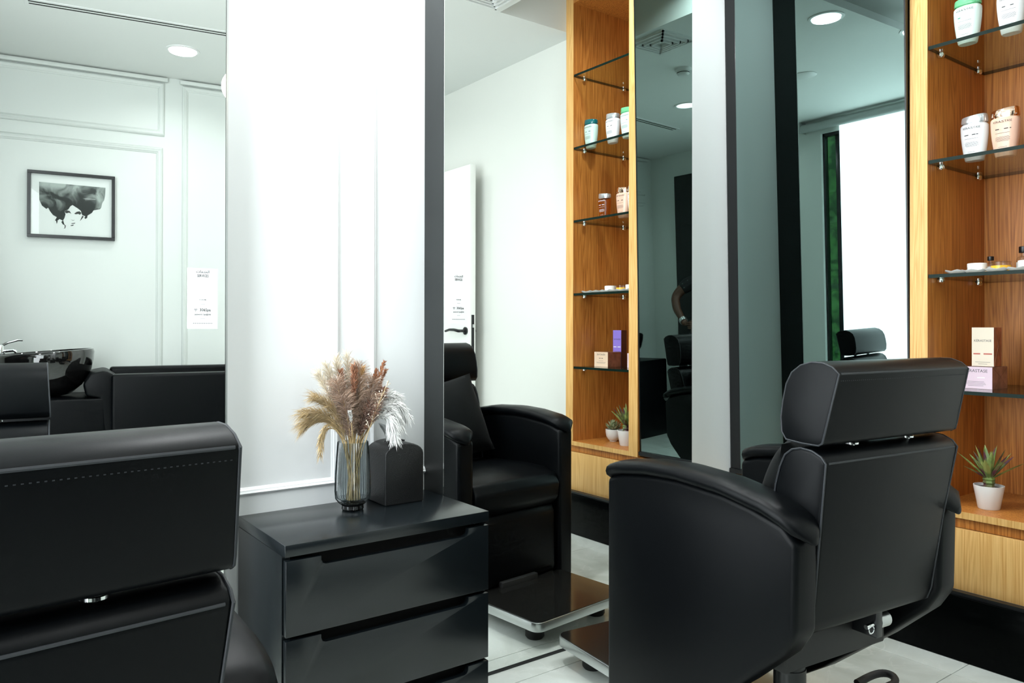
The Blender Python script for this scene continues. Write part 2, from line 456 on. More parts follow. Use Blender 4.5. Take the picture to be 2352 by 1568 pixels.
# smoked mirror leaning slightly forward above the oak drawers
m3 = thing('smoked_mirror', 'dark smoked mirror panel in black frame beside the oak shelves', 'mirror', (XS, 1.80, 1.2))
m3.rotation_euler = (0, R(-1.2), 0)
y0, y1, z0, z1 = 1.397 - 1.80, YW - .003 - 1.80, .497 - 1.2, 2.99 - 1.2
MB().box(0, .02, y0 + .006, y1 - .052, z0 + .02, z1).build('mirror_glass', 'smoke_mirror', m3, 0, smooth=False)
MB().box(-.0015, .03, y1 - .052, y1, z0, z1).build('frame_stile', 'black', m3, .001, 1)
MB().box(-.0015, .03, y0, y0 + .006, z0, z1).build('frame_stile', 'black', m3)
MB().box(-.012, .03, y0, y1, z0, z0 + .02).build('frame_rail', 'black', m3, .001, 1)

# ================================================================== OAK SHELVES AND DRAWERS
UY0, UY1, IY0, IY1, XB = .830, 1.393, .8904, 1.3301, 3.325
su = thing('shelf_unit', 'tall built-in oak shelf unit with glass shelves of hair products', 'shelf', (3.05, 1.11, .49))
so = (3.05, 1.11, .49)
for a, b in ((UY0, IY0), (IY1, UY1)):
    s_ = box('side_panel', 'wood', su, XS + .002, XB, a, b, .487, 3.04, 0, so)
    f_ = MB().box(XS, XS + .002, a, b, .487, 3.04).build('lit_edge', 'wood_lit', s_, 0, origin=so)  # thin slip that carries the painted lit tone of the panel front
box('back_panel', 'wood', su, XB, XB + .02, UY0, UY1, .487, 3.04, 0, so)
box('top_panel', 'wood', su, XS, XB, IY0, IY1, 2.985, 3.04, 0, so)
bbd = MB().box(XS + .001, XB, IY0, IY1, .487, .5105).build('base_board', 'wood', su, 0, 1, origin=so)
MB().box(XS - .001, XS + .001, IY0, IY1, .487, .5105).build('lit_edge', 'wood_lit', bbd, 0, 1, origin=so)  # painted lit tone again, on the front edge of the board
SH = [2.1625 + .4124, 2.1625, 2.1625 - .4124, 2.1625 - 2 * .4124, 2.1625 - 3 * .4124]
GT = .0125
for z in SH:
    g = MB()
    x0, x1, a, b, z0, z1 = XS + .004, XB - .004, IY0 + .002, IY1 - .002, z - GT / 2, z + GT / 2
    v = [(x0, a, z0), (x1, a, z0), (x1, b, z0), (x0, b, z0), (x0, a, z1), (x1, a, z1), (x1, b, z1), (x0, b, z1)]
    g.add(v, [(3, 2, 1, 0), (4, 5, 6, 7)], 0); g.add(v, [(0, 1, 5, 4), (1, 2, 6, 5), (2, 3, 7, 6), (3, 0, 4, 7)], 1)
    gs = g.build('glass_shelf', ['shelf_glass', 'glass_edge'], su, 0, origin=so, smooth=False)
    for yy, sg in ((IY0, 1), (IY1, -1)):
        for xx in (XS + .075, XB - .085):
            MB().lathe([(.011, 0), (.013, -.004), (.013, -.012), (.008, -.016)], 12, (xx, yy + sg * .013, z - GT / 2)).build('shelf_clip', 'chrome', gs, origin=so)

dc = thing('drawer_cabinet', 'low oak drawer cabinet running under shelves on black plinth', 'cabinet', (3.08, 1.515, .0))
do = (3.08, 1.515, 0)
box('carcass', 'wood', dc, XS + .022, 3.33, UY0, YW - .002, .236, .486, 0, do)
box('top_rail', 'wood', dc, XS + .012, XS + .022, UY0, YW - .002, .452, .486, 0, do)
for a, b in ((UY0 + .001, 1.512), (1.515, YW - .004)):
    box('drawer_front', 'wood_lit', dc, XS, XS + .02, a, b, .2365, .450, .0015, do)
box('plinth', 'black_gloss', dc, 2.8202, 2.85, UY0, YW - .002, 0.001, .222, .002, do)
box('plinth_rail', 'black', dc, 2.8302, 2.86, UY0, YW - .002, .222, .2355, 0, do)

# ================================================================== BOTTLES AND BOXES ON THE SHELVES
def ring(a, b, n=40, e=2.6):
    out = []
    for i in range(n):
        t = 2 * math.pi * i / n; c, s_ = math.cos(t), math.sin(t)
        out.append((a * math.copysign(abs(c) ** (2 / e), c), b * math.copysign(abs(s_) ** (2 / e), s_)))
    return out
def loft(rings, mi=0):
    mb = MB(); n = len(rings[0]); v = [p for r_ in rings for p in r_]; f = []
    for k in range(len(rings) - 1):
        for i in range(n):
            j = (i + 1) % n; f.append((k * n + i, k * n + j, (k + 1) * n + j, (k + 1) * n + i))
    f.append(tuple(range(n))[::-1]); f.append(tuple(range((len(rings) - 1) * n, len(rings) * n)))
    return mb.add(v, f, mi)
BPROF = [(0, .029, .020), (.003, .031, .0215), (.03, .0365, .0245), (.06, .0410, .027), (.09, .0440, .0285), (.115, .0452, .029), (.126, .0448, .0285), (.131, .041, .026)]
def half(z):
    for (z0, a0, b0), (z1, a1, b1) in zip(BPROF, BPROF[1:]):
        if z0 <= z <= z1:
            k = (z - z0) / (z1 - z0); return a0 + (a1 - a0) * k, b0 + (b1 - b0) * k
    return BPROF[-1][1:]
def on_front(tx_, z):
    """a point on the bottle's front (local -Y), tx_ metres round from the centre line"""
    a, b = half(z); e = 2.6
    t = -math.pi / 2 + tx_ / a
    c, s_ = math.cos(t), math.sin(t)
    return (a * math.copysign(abs(c) ** (2 / e), c) * 1.006, b * math.copysign(abs(s_) ** (2 / e), s_) * 1.02 - .0003, z)
def wrap(v, f, cx, cz):
    mb = MB(); mb.add([on_front(x + cx, y + cz) for x, y in v], f); return mb
BRAND = text_mesh('K\u00c9RASTASE', .0105, squeeze=1.0)
def grid_rect(x0, x1, z0, z1, n=8):
    v = []; f = []
    for i in range(n + 1):
        x = x0 + (x1 - x0) * i / n; v += [(x, z0), (x, z1)]
    for i in range(n): f.append((2 * i, 2 * i + 2, 2 * i + 3, 2 * i + 1))
    return v, f
def bottle(loc, label, body, cap, bars, rot=-90, name='shampoo_bottle', see=False, scale=1.0, letters='print'):
    b = thing(name, label, 'bottle', loc, R(rot), group='shampoo bottles on the glass shelves')
    b.scale = (scale,) * 3
    loft([[(x, y, z) for x, y in ring(a, c)] for z, a, c in BPROF]).build('bottle_body', body, b)
    loft([[(x, y, z) for x, y in ring(.038, .023)] for z in (.131, .136)]).build('neck', cap, b)
    # cap with a slanted top: high at the back
    n = 40
    r0 = [(x, y, .136) for x, y in ring(.0425, .0265)]
    r1 = [(x, y, .139) for x, y in ring(.0435, .0275)]
    r2 = [(x * .965, y * .965, .158 + (.0 + x / .0435) * .0035) for x, y in ring(.0435, .0275)]
    r3 = [(x * .93, y * .93, .161 + (.0 + x / .0435) * .0035) for x, y in ring(.0435, .0275)]
    loft([r0, r1, r2, r3]).build('bottle_cap', cap, b)
    wrap(*BRAND, 0, .113).build('brand_lettering', letters, b, smooth=False)
    for k, (x0, x1, m_) in enumerate(bars):
        wrap(*grid_rect(x0, x1, .0895, .0925), 0, 0).build('colour_bar', m_, b, smooth=False)
    for k, (hw, z) in enumerate(((.019, .077), (.016, .064), (.020, .0605), (.018, .057), (.020, .0535), (.015, .050), (.010, .030))):
        wrap(*grid_rect(-hw, hw, z, z + .0009), 0, 0).build('small_print', letters, b, smooth=False)
    return b
M['b_mint'] = mat('mint plastic', (0.60, 0.83, 0.76), 0.25)
M['b_pale'] = mat('pale mint plastic', (0.74, 0.88, 0.83), 0.25)
M['b_white'] = mat('white plastic', (0.83, 0.85, 0.87), 0.25)
M['b_peach'] = mat('peach plastic', (0.86, 0.55, 0.42), 0.2)
M['b_amber'] = clear_mat('amber liquid', (0.98, 0.74, 0.42), ior=1.4)
M['c_teal'] = mat('teal cap', (0.0, 0.13, 0.15), 0.15, coat=.5)
M['c_green'] = mat('green cap', (0.16, 0.55, 0.27), 0.2)
M['c_silver'] = mat('silver cap', (0.62, 0.66, 0.68), 0.22, 0.6)
M['c_rose'] = mat('rose gold cap', (0.85, 0.60, 0.46), 0.08, 1.0)
M['c_copper'] = mat('copper cap', (0.80, 0.30, 0.10), 0.12, 1.0)
M['bar_green'] = mat('green print', (0.05, 0.35, 0.22), 0.5)
M['bar_red'] = mat('red print', (0.52, 0.10, 0.07), 0.5)
M['bar_white'] = mat('white print', (0.95, 0.95, 0.97), 0.5)
GB = GT / 2
bottle((2.945, 1.232, SH[1] + GB), 'pale mint shampoo bottle with bright green cap on upper glass shelf', 'b_pale', 'c_green', [(-.019, -.009, 'bar_green'), (.006, .014, 'b_mint')])
bottle((2.963, 1.098, SH[1] + GB), 'white shampoo bottle with white cap on shelf beside green-capped bottle', 'b_white', 'c_silver', [(-.017, -.006, 'print_d'), (.003, .012, 'print')])
bottle((2.95, .935, SH[1] + GB), 'mint shampoo bottle with dark teal cap, seen in middle mirror', 'b_mint', 'c_teal', [(-.019, -.006, 'print_d'), (.003, .012, 'c_teal')])
bottle((3.0, 1.232, SH[2] + GB), 'white shampoo bottle with silver cap next to peach bottle', 'b_white', 'c_silver', [(-.020, -.006, 'print_d'), (.001, .010, 'print_d'), (.012, .019, 'print')])
bottle((3.01, 1.135, SH[2] + GB), 'peach shampoo bottle with shiny rose gold cap on second shelf', 'b_peach', 'c_rose', [(-.018, -.006, 'print_d'), (.003, .014, 'print_d'), (.019, .024, 'print_d')], scale=1.03, letters='print_d')
bottle((2.99, 1.005, SH[2] + GB), 'clear amber shampoo bottle with silver cap, seen in middle mirror', 'b_amber', 'c_silver', [(-.020, -.002, 'bar_white'), (.002, .018, 'bar_white')], scale=.92, letters='bar_white')

def carton(name, label, x0, x1, y0, y1, z0, z1, m_front, m_side, brand_size, bars, brandz, prints, arrow=False):
    o = ((x0 + x1) / 2, (y0 + y1) / 2, z0)
    b = thing(name, label, 'box', o, group='product boxes on the glass shelf')
    MB().box(x0, x1, y0, y1, z0, z1).build('carton', m_side, b, .0008, 1, origin=o)
    MB().box(x0 - .0006, x0, y0 + .0005, y1 - .0005, z0 + .0005, z1 - .0005).build('front_panel', m_front, b, origin=o)
    yc = (y0 + y1) / 2
    v, f = text_mesh('K\u00c9RASTASE', brand_size)
    pt = lambda p: (x0 - .0009, yc - p[0], p[1])
    MB().add([pt((a, c + brandz)) for a, c in v], f).build('brand_lettering', 'print', b, origin=o, smooth=False)
    def q(nm, m_, a0, a1, c0, c1):
        MB().add([pt(p) for p in ((a0, c0), (a1, c0), (a1, c1), (a0, c1))], [(0, 1, 2, 3)]).build(nm, m_, b, origin=o, smooth=False)
    for a0, a1, c0, c1, m_ in bars: q('colour_bar', m_, a0, a1, c0, c1)
    for hw, z in prints: q('small_print', 'print', -hw, hw, z, z + .001)
    # folded cellophane creases on the side that faces the room
    mb = MB(); xc, zc = (x0 + x1) / 2, (z0 + z1) / 2
    for sx, sz in ((-1, -1), (1, -1), (1, 1), (-1, 1)):
        mb.tube([(xc + .004, y0 - .0002, zc + .003), (xc + sx * (x1 - x0) * .48, y0 - .0002, zc + sz * (z1 - z0) * .48)], .0007, 5)
    mb.build('foil_crease', m_side, b, origin=o)
    return b
M['k_pink'] = mat('pale pink card', (0.76, 0.60, 0.70), 0.4)
M['k_cream'] = mat('cream card', (0.83, 0.74, 0.60), 0.4)
M['k_peach'] = mat('light peach card', (0.85, 0.64, 0.47), 0.4)
M['k_purple'] = mat('violet card', (0.29, 0.21, 0.72), 0.4)
M['k_copper'] = mat('copper foil card', (0.40, 0.17, 0.10), 0.3, 0.5, var=.4, vscale=25)
M['k_mauve'] = mat('mauve foil card', (0.32, 0.19, 0.16), 0.28, 0.5, var=.4, vscale=25)
M['k_brown'] = mat('dark brown card', (0.10, 0.030, 0.018), 0.35)
z4 = SH[4] + GB
carton('product_box', 'pale pink product box on lower glass shelf under the cream box', 3.000, 3.128, 1.174, 1.284, z4, z4 + .080, 'k_pink', 'k_mauve', .0155, [(.005, .030, z4 + .0395, z4 + .0425, 'bar_white')], z4 + .060, ((.028, z4 + .026), (.032, z4 + .021), (.034, z4 + .016), (.026, z4 + .011)))
carton('product_box', 'tall cream product box with red bars standing on the pink box', 3.018, 3.082, 1.176, 1.250, z4 + .081, z4 + .222, 'k_cream', 'k_copper', .0115, [(-.031, -.008, z4 + .124, z4 + .1285, 'bar_red'), (.003, .031, z4 + .124, z4 + .1285, 'bar_red')], z4 + .170, ((.025, z4 + .096), (.015, z4 + .089)))
carton('product_box', 'short peach product box with copper side, seen in middle mirror', 2.963, 3.064, .950, 1.060, z4, z4 + .083, 'k_peach', 'k_copper', .013, [(-.016, -.003, z4 + .046, z4 + .049, 'print_d'), (.003, .016, z4 + .046, z4 + .049, 'print_d')], z4 + .064, ((.018, z4 + .033), (.038, z4 + .024), (.034, z4 + .020)))
carton('product_box', 'tall violet product box behind the peach box, seen in middle mirror', 3.072, 3.116, .988, 1.054, z4, z4 + .205, 'k_purple', 'k_brown', .0105, [(-.028, -.004, z4 + .108, z4 + .112, 'bar_white'), (.004, .028, z4 + .108, z4 + .112, 'bar_white')], z4 + .15, ((.025, z4 + .085), (.025, z4 + .08), (.022, z4 + .07), (.024, z4 + .06)))

# tray of scalloped dishes with jars
z3 = SH[3] + GB
def scallop_dish():
    mb = MB(); n = 24
    prof = [(.012, .002), (.022, .0025), (.040, .0115), (.041, .013), (.038, .0115), (.021, .0045), (.010, .004)]
    k = len(prof); v = []
    for i in range(n):
        a = 2 * math.pi * i / n; q = 1 + .07 * math.cos(6 * a)
        for r_, z in prof: v.append((r_ * q * math.cos(a) * .95, r_ * q * math.sin(a), z + (.004 if r_ > .03 else 0) * math.cos(6 * a) * .6))
    f = []
    for i in range(n):
        j = (i + 1) % n
        for t in range(k - 1): f.append((i * k + t, j * k + t, j * k + t + 1, i * k + t + 1))
    f.append(tuple(i * k for i in range(n))[::-1]); f.append(tuple(i * k + k - 1 for i in range(n)))
    return mb.add(v, f)
tr = thing('scalloped_tray', 'white ceramic tray of overlapping scalloped dishes on glass shelf', 'tray', (2.935, 1.10, z3))
dish = None
for i, yy in enumerate((-.175, -.105, -.035, .035, .105, .165)):
    if dish is None:
        dish = scallop_dish().build('dish', 'white_cer', tr); d_ = dish
    else:
        d_ = dish.copy(); col.objects.link(d_); d_.parent = tr
    d_.location = (0, yy, .0008 * (i % 2)); d_.rotation_euler = (0, 0, i * .3)
box('tray_base', 'white_cer', tr, -.012, .065, -.20, .19, 0, .0035, .0012)
def jar(loc, r_, h_, label, m_, lid='white_cer'):
    j = thing('cream_jar', label, 'jar', loc)
    MB().lathe([(r_ * .94, 0), (r_, .002), (r_, h_ * .62)], 28).build('jar_body', m_, j)
    MB().lathe([(r_ * 1.02, h_ * .62), (r_ * 1.02, h_ * .96), (r_ * .98, h_)], 28).build('jar_lid', lid, j)
M['orange'] = mat('orange yellow jar', (0.90, 0.47, 0.03), 0.2)
M['clear_lid'] = clear_mat('clear acrylic lid', (0.93, 0.93, 0.92))
zt = z3 + .0036
jar((2.985, 1.218, zt), .031, .036, 'low white cream jar at left end of scalloped tray', 'white_cer')
jar((2.988, 1.142, zt), .031, .037, 'low orange cream jar in the middle of scalloped tray', 'orange', 'clear_lid')
jar((2.985, 1.055, zt), .031, .036, 'low white cream jar beyond the orange jar on tray', 'white_cer')
def dropper(loc, label, sc):
    d = thing('dropper_bottle', label, 'bottle', loc); d.scale = (sc,) * 3
    MB().lathe([(.015, 0), (.016, .002), (.016, .034), (.013, .042), (.006, .045), (.006, .052)], 24).build('glass_body', 'clear_lid', d)
    MB().lathe([(.0155, .001), (.0155, .030)], 24).build('liquid', 'paper', d)
    MB().lathe([(.010, .052), (.0105, .053), (.0105, .066), (.0095, .067)], 20).build('screw_cap', 'black', d)
    MB().lathe([(.0164, .008), (.0164, .012)], 24, close=False).build('label_band', 'print_d', d)
dropper((3.052, 1.200, z3), 'small clear dropper bottle with black cap behind orange jar', 1.0)
dropper((3.15, 1.128, z3), 'taller clear bottle with black cap at back of glass shelf', 1.55)

# potted plants on the base board
zb = .5105
def leaf_blade(mb, base, direc, ln, wd, droop=.0, n=7, up=Vector((0, 0, 1)), mi=0):
    d = Vector(direc).normalized(); side = d.cross(up)
    if side.length < 1e-3: side = Vector((1, 0, 0))
    side.normalize(); nrm = side.cross(d)
    v = []; 
    for i in range(n + 1):
        t = i / n
        c = Vector(base) + d * ln * t - up * droop * ln * t * t
        w_ = wd * (math.sin(math.pi * min(1, .18 + t * .82)) ** .8) * (1 if t < 1 else .02)
        v += [c - side * w_ / 2 + nrm * w_ * .18, c - nrm * w_ * .08, c + side * w_ / 2 + nrm * w_ * .18]
    f = []
    for i in range(n):
        a = 3 * i; f += [(a, a + 1, a + 4, a + 3), (a + 1, a + 2, a + 5, a + 4)]
    mb.add(v, f, mi)
M['spike_leaf'] = leaf_mat('green and burgundy leaf', (0.11, 0.035, 0.055), (0.20, 0.30, 0.08), 22)
M['spike_leaf2'] = leaf_mat('green leaf blade', (0.14, 0.22, 0.06), (0.34, 0.40, 0.12), 22)
M['succ_leaf'] = leaf_mat('grey green succulent leaf', (0.20, 0.26, 0.12), (0.50, 0.52, 0.33), 60)
M['soil'] = mat('dark soil', (0.015, 0.013, 0.012), 0.9, bump=.8, bscale=120)
pp = thing('potted_plant', 'spiky green and burgundy plant in white tapered pot', 'plant', (2.985, 1.180, zb))
MB().lathe([(.033, 0), (.035, .003), (.0485, .080), (.0485, .083), (.0455, .083), (.044, .072)], 36).build('pot', 'white_cer', pp)
MB().lathe([(.001, .075), (.02, .077), (.0445, .073)], 28, close=False).build('soil', 'soil', pp)
st = MB().lathe([(.012, .070), (.016, .078), (.014, .086), (.017, .092), (.015, .099), (.018, .105), (.012, .112)], 14, rib=lambda i: 1 + .18 * (i % 2)).build('stem', 'spike_leaf', pp)
random.seed(3)
for i in range(20):
    a = i * 2.4 + random.uniform(-.2, .2); el = R(34 + 50 * (i / 20) + random.uniform(-5, 5))
    mb = MB()
    leaf_blade(mb, (0.008 * math.cos(a), .008 * math.sin(a), .105), (math.cos(a) * math.cos(el), math.sin(a) * math.cos(el), math.sin(el)), random.uniform(.095, .135), random.uniform(.016, .022), .05)
    mb.build('leaf', 'spike_leaf' if i % 2 else 'spike_leaf2', pp)
ps = thing('potted_succulent', 'rosette succulent in round white pot, seen in middle mirror', 'plant', (3.034, 1.030, zb))
MB().lathe([(.020, 0), (.021, .006), (.030, .011), (.040, .030), (.0435, .052), (.0435, .068), (.0405, .069), (.039, .060)], 36).build('pot', 'white_cer', ps)
MB().lathe([(.001, .064), (.039, .060)], 24, close=False).build('soil', 'soil', ps)
for i in range(34):
    a = i * 2.4; k = i / 34; el = R(15 + 68 * k)
    mb = MB(); leaf_blade(mb, (.012 * (1 - k) * math.cos(a), .012 * (1 - k) * math.sin(a), .062 + .018 * k), (math.cos(a) * math.cos(el), math.sin(a) * math.cos(el), math.sin(el)), .050 - .014 * k, .019, -.25, 5)
    mb.build('leaf', 'succ_leaf', ps)

# ================================================================== STYLING CHAIRS
def curve_top(L):
    pts = [(-.01, .735), (0, .745), (.06, .765), (.18, .782), (.30, .788), (.46, .780), (.60, .757), (.66, .735), (.70, .708)]
    for (a, za), (b, zb_) in zip(pts, pts[1:]):
        if a <= L <= b: return za + (zb_ - za) * (L - a) / (b - a)
    return pts[-1][1]
def chaikin(p, it=2):
    for _ in range(it):
        q = []
        for i in range(len(p)):
            a, b = p[i], p[(i + 1) % len(p)]
            q += [(a[0] * .78 + b[0] * .22, a[1] * .78 + b[1] * .22), (a[0] * .22 + b[0] * .78, a[1] * .22 + b[1] * .78)]
        p = q
    return p
def piping(parent, prof, hw, z_min=None, r_=.0026, inset=.0022):
    """welt along both side edges of a swept profile"""
    cy_ = sum(p[0] for p in prof) / len(prof); cz_ = sum(p[1] for p in prof) / len(prof)
    for sg in (-1, 1):
        pts = []
        for y, z in prof:
            d = math.hypot(y - cy_, z - cz_); k = (d - inset) / d
            pts.append((sg * (hw((y, z)) - inset), cy_ + (y - cy_) * k, cz_ + (z - cz_) * k))
        pts.append(pts[0])
        MB().tube(pts, r_, 6, cap=False).build('piping', 'stitch', parent)
def styling_chair(label, loc, rotz, dz):
    c = thing('styling_chair', label, 'chair', loc, rotz, group='black salon chairs facing the mirrors')
    Y = lambda L: .40 - L
    # upholstered side arms: tall panel, low at the front, sloping up to the back, with a domed pad on top
    for sg in (-1, 1):
        prof = [(Y(0), .06 + dz), (Y(.22), .062 + dz), (Y(.32), .13 + dz), (Y(.52), .295 + dz), (Y(.64), .405 + dz), (Y(.675), .46 + dz), (Y(.68), .665 + dz)]
        prof += [(Y(L), curve_top(L) - .040 + dz) for L in (.64, .55, .46, .38, .30, .22, .14, .06, 0)]
        a_, b_ = (.240, .322) if sg > 0 else (-.322, -.240)
        arm = MB().prism(prof, a_, b_, 'x').build('arm_panel', 'leather', c, .016, 4)
        # pad
        mb = MB(); nL = 26; nw = 14; v = []; f = []
        for i in range(nL + 1):
            L = -.012 + .714 * i / nL
            endk = min(1, max(0, min(i, nL - i) / 3.0)); wd = .034 + .026 * math.sqrt(max(0, 1 - (1 - endk) ** 2))
            if i in (0, nL): wd = .012
            zt_ = curve_top(min(max(L, -.01), .70)) - (.010 if i in (0, nL) else 0); th = .044 if 0 < i < nL else .020
            for k in range(nw):
                q = 2 * math.pi * k / nw; cx_, cz_ = math.cos(q), math.sin(q)
                ex = math.copysign(abs(cx_) ** .75, cx_) * wd; ez = math.copysign(abs(cz_) ** .75, cz_) * th / 2
                v.append((sg * .285 + ex, Y(L), zt_ - .022 + ez + dz))
        for i in range(nL):
            for k in range(nw):
                j = (k + 1) % nw; f.append((i * nw + k, i * nw + j, (i + 1) * nw + j, (i + 1) * nw + k))
        f.append(tuple(range(nw))[::-1]); f.append(tuple(range(nL * nw, (nL + 1) * nw)))
        mb.add(v, f).build('arm_pad', 'leather', c, angle=60)
    # backrest
    bp = [(Y(L), z + dz) for L, z in ((.53, .43), (.62, .425), (.646, .440), (.658, .470), (.684, .66), (.712, .848), (.70, .862), (.675, .873), (.645, .876), (.62, .870), (.60, .855), (.585, .825), (.572, .78), (.558, .72), (.538, .64), (.52, .56), (.51, .50), (.512, .455))]
    bw_ = lambda p: .238 + .025 * min(1, max(0, (p[1] - dz - .60) / .16))
    bk = MB().prism(bp, -1, 1, 'x', taper=bw_).build('backrest', 'leather', c, .010, 3)
    piping(bk, bp, bw_)
    MB().tube([(x, Y(.7095), .846 + dz) for x in (-.250, -.1, .1, .250)], .0026, 6).build('piping', 'stitch', bk)
    # headrest on two short posts
    hp = [(Y(L), z + dz) for L, z in ((.605, .888), (.65, .884), (.695, .884), (.705, .890), (.709, .904), (.743, 1.050), (.726, 1.064), (.70, 1.073), (.67, 1.074), (.64, 1.066), (.615, 1.048), (.60, 1.02), (.592, .98), (.588, .94), (.592, .905))]
    hw_ = lambda p: .266 - .008 * max(0, (p[1] - dz - .90) / .16)
    hd = MB().prism(hp, -1, 1, 'x', taper=hw_).build('headrest', 'leather', c, .012, 3)
    piping(hd, hp, hw_)
    MB().tube([(x, Y(.7405), 1.049 + dz) for x in (-.250, -.1, .1, .250)], .0026, 6).build('piping', 'stitch', hd)
    sm = MB()
    for i in range(70):
        x = -.246 + .492 * i / 69; sm.box(x - .0013, x + .0013, Y(.7385) - .0012, Y(.7385) + .002, 1.0325 + dz, 1.0339 + dz)
    sm.build('stitching', 'stitch', hd)
    for sg in (-1, 1):
        MB().tube([(sg * .11, Y(.668), .855 + dz), (sg * .11, Y(.668), .90 + dz)], .008, 10).build('headrest_post', 'chrome', c)
        MB().lathe([(.017, 0), (.017, .004), (.010, .006)], 16, (sg * .11, Y(.668), .876 + dz)).build('post_collar', 'chrome', c)
    # seat with a domed front
    sp = [(Y(.03), .385), (Y(.53), .385), (Y(.53), .525), (Y(.40), .535), (Y(.22), .545), (Y(.09), .542), (Y(.02), .522), (Y(-.008), .480), (Y(0), .42)]
    MB().prism([(y, z + dz) for y, z in sp], -.236, .236, 'x').build('seat', 'leather', c, .012, 3)
    lp = [(Y(.075), .095), (Y(.025), .09), (Y(.008), .12), (Y(.012), .36), (Y(.03), .392), (Y(.075), .392)]
    MB().prism([(y, z + dz) for y, z in lp], -.225, .225, 'x').build('leg_rest', 'leather', c, .014, 3)
    MB().box(-.20, .20, Y(.55), Y(.10), .30 + dz, .385 + dz).build('seat_frame', 'rubber', c, .006)
    # column, base, foot pump
    MB().lathe([(.043, .03), (.043, .22), (.040, .22), (.040, .31 + dz)], 28).build('column', 'black', c)
    MB().lathe([(.30, 0.0), (.305, .006), (.29, .014), (.10, .030), (.06, .045), (.05, .08)], 48).build('base', 'black', c)
    MB().tube(smooth_path([(.05, -.02, .10), (.16, -.05, .105), (.27, -.075, .11), (.33, -.085, .118), (.372, -.075, .128), (.385, -.04, .130), (.36, -.012, .122), (.28, -.01, .112)]), .011, 10).build('pump_lever', 'rubber', c)
    MB().tube([(.295, -.080, .112), (.335, -.086, .119)], .0165, 12).build('lever_sleeve', 'rubber', c)
    # recline mechanism hanging below the back
    mc = MB().box(.06, .085, Y(.62), Y(.53), .36 + dz, .44 + dz).build('recline_bracket', 'black', c, .003)
    MB().tube([(.085, Y(.60), .395 + dz), (.125, Y(.60), .395 + dz)], .020, 20).build('recline_knob', 'steel', mc)
    MB().tube([(.03, Y(.61), .392 + dz), (.12, Y(.61), .398 + dz)], .006, 10).build('recline_rod', 'chrome', mc)
    MB().tube([(.045 + .010 * math.cos(t), Y(.615), .385 + dz + .010 * math.sin(t)) for t in [i * .6 for i in range(11)]], .0022, 6).build('pin_ring', 'chrome', mc)
    # footrest: rounded plate with a metal band
    def rr(hx_, y0_, y1_, r_, n=6):
        out = []
        for (cx_, cy_, a0) in ((hx_ - r_, y1_ - r_, 0), (-hx_ + r_, y1_ - r_, 90), (-hx_ + r_, y0_ + r_, 180), (hx_ - r_, y0_ + r_, 270)):
            for i in range(n + 1):
                a = R(a0 + 90 * i / n); out.append((cx_ + r_ * math.cos(a), cy_ + r_ * math.sin(a)))
        return out
    fr_ = MB().prism(rr(.255, Y(.03), Y(-.371), .035), .062, .096, 'z').build('footrest', 'steel', c, .003, 2)
    MB().prism(rr(.251, Y(.034) , Y(-.367), .032), .096, .0985, 'z').build('plate_top', 'foot_top', fr_)
    for sx in (-1, 1):
        MB().lathe([(.030, 0.0), (.036, .008), (.036, .040), (.026, .062)], 20, (sx * .17, Y(-.27), 0)).build('rubber_foot', 'rubber', fr_)
    MB().box(-.05, .05, -.02, Y(-.20), .030, .060).build('footrest_arm', 'black', c, .004)
    MB().box(-.10, .10, Y(.03), Y(-.01), .05, .10 + dz + .02).build('footrest_bracket', 'rubber', c, .004)
    return c
styling_chair('black leather salon chair at right, side and back turned to camera', (1.870, 1.2395, 0), -0.1000, 0.0)
styling_chair('black leather salon chair cropped at bottom left, seen from behind', (.0118, 1.2876, 0), 0.0870, -0.048)

# cushion leaning on the right chair's back
def pillow(w_, h_, t_, n=18):
    mb = MB(); v = []; f = []
    for s_ in (-1, 1):
        for i in range(n + 1):
            for j in range(n + 1):
                u = -1 + 2 * i / n; q = -1 + 2 * j / n
                th = t_ / 2 * max(0, (1 - abs(u) ** 2.2)) ** .6 * max(0, (1 - abs(q) ** 2.2)) ** .6
                k = 1 - .07 * (1 - abs(u) ** 2) * abs(q) ** 3
                k2 = 1 - .07 * (1 - abs(q) ** 2) * abs(u) ** 3
                wob = .004 * math.sin(5 * u + 3 * q) * (1 - u * u)
                v.append((u * w_ / 2 * k2, s_ * th + wob, q * h_ / 2 * k))
    N = (n + 1) ** 2
    for s_ in (0, 1):
        for i in range(n):
            for j in range(n):
                a = s_ * N + i * (n + 1) + j; q = (a, a + 1, a + n + 2, a + n + 1)
                f.append(q if s_ else q[::-1])
    return mb.add(v, f)
f_ = Vector((math.sin(0.1000), math.cos(0.1000), 0)); r_ = Vector((math.cos(0.1000), -math.sin(0.1000), 0))
cu = thing('cushion', 'square black scatter cushion leaning in the right salon chair', 'cushion', Vector((1.870, 1.2395, .546)) + f_ * (-.035) + r_ * (-.005), -0.1000)
pl_ = pillow(.40, .38, .19).build('cushion_body', 'velvet', cu, angle=80); pl_.rotation_euler = (R(20), R(-9), R(4)); pl_.location = (0, -.045, .178)
sm_ = MB().tube([(-.2, 0, -.185), (.2, 0, -.185), (.2, 0, .185), (-.2, 0, .185), (-.2, 0, -.185)], .002, 6).build('cushion_seam', 'velvet', cu)
sm_.rotation_euler = (R(20), R(-9), R(4)); sm_.location = (0, -.045, .178); sm_.scale = (.955, 1, .955)

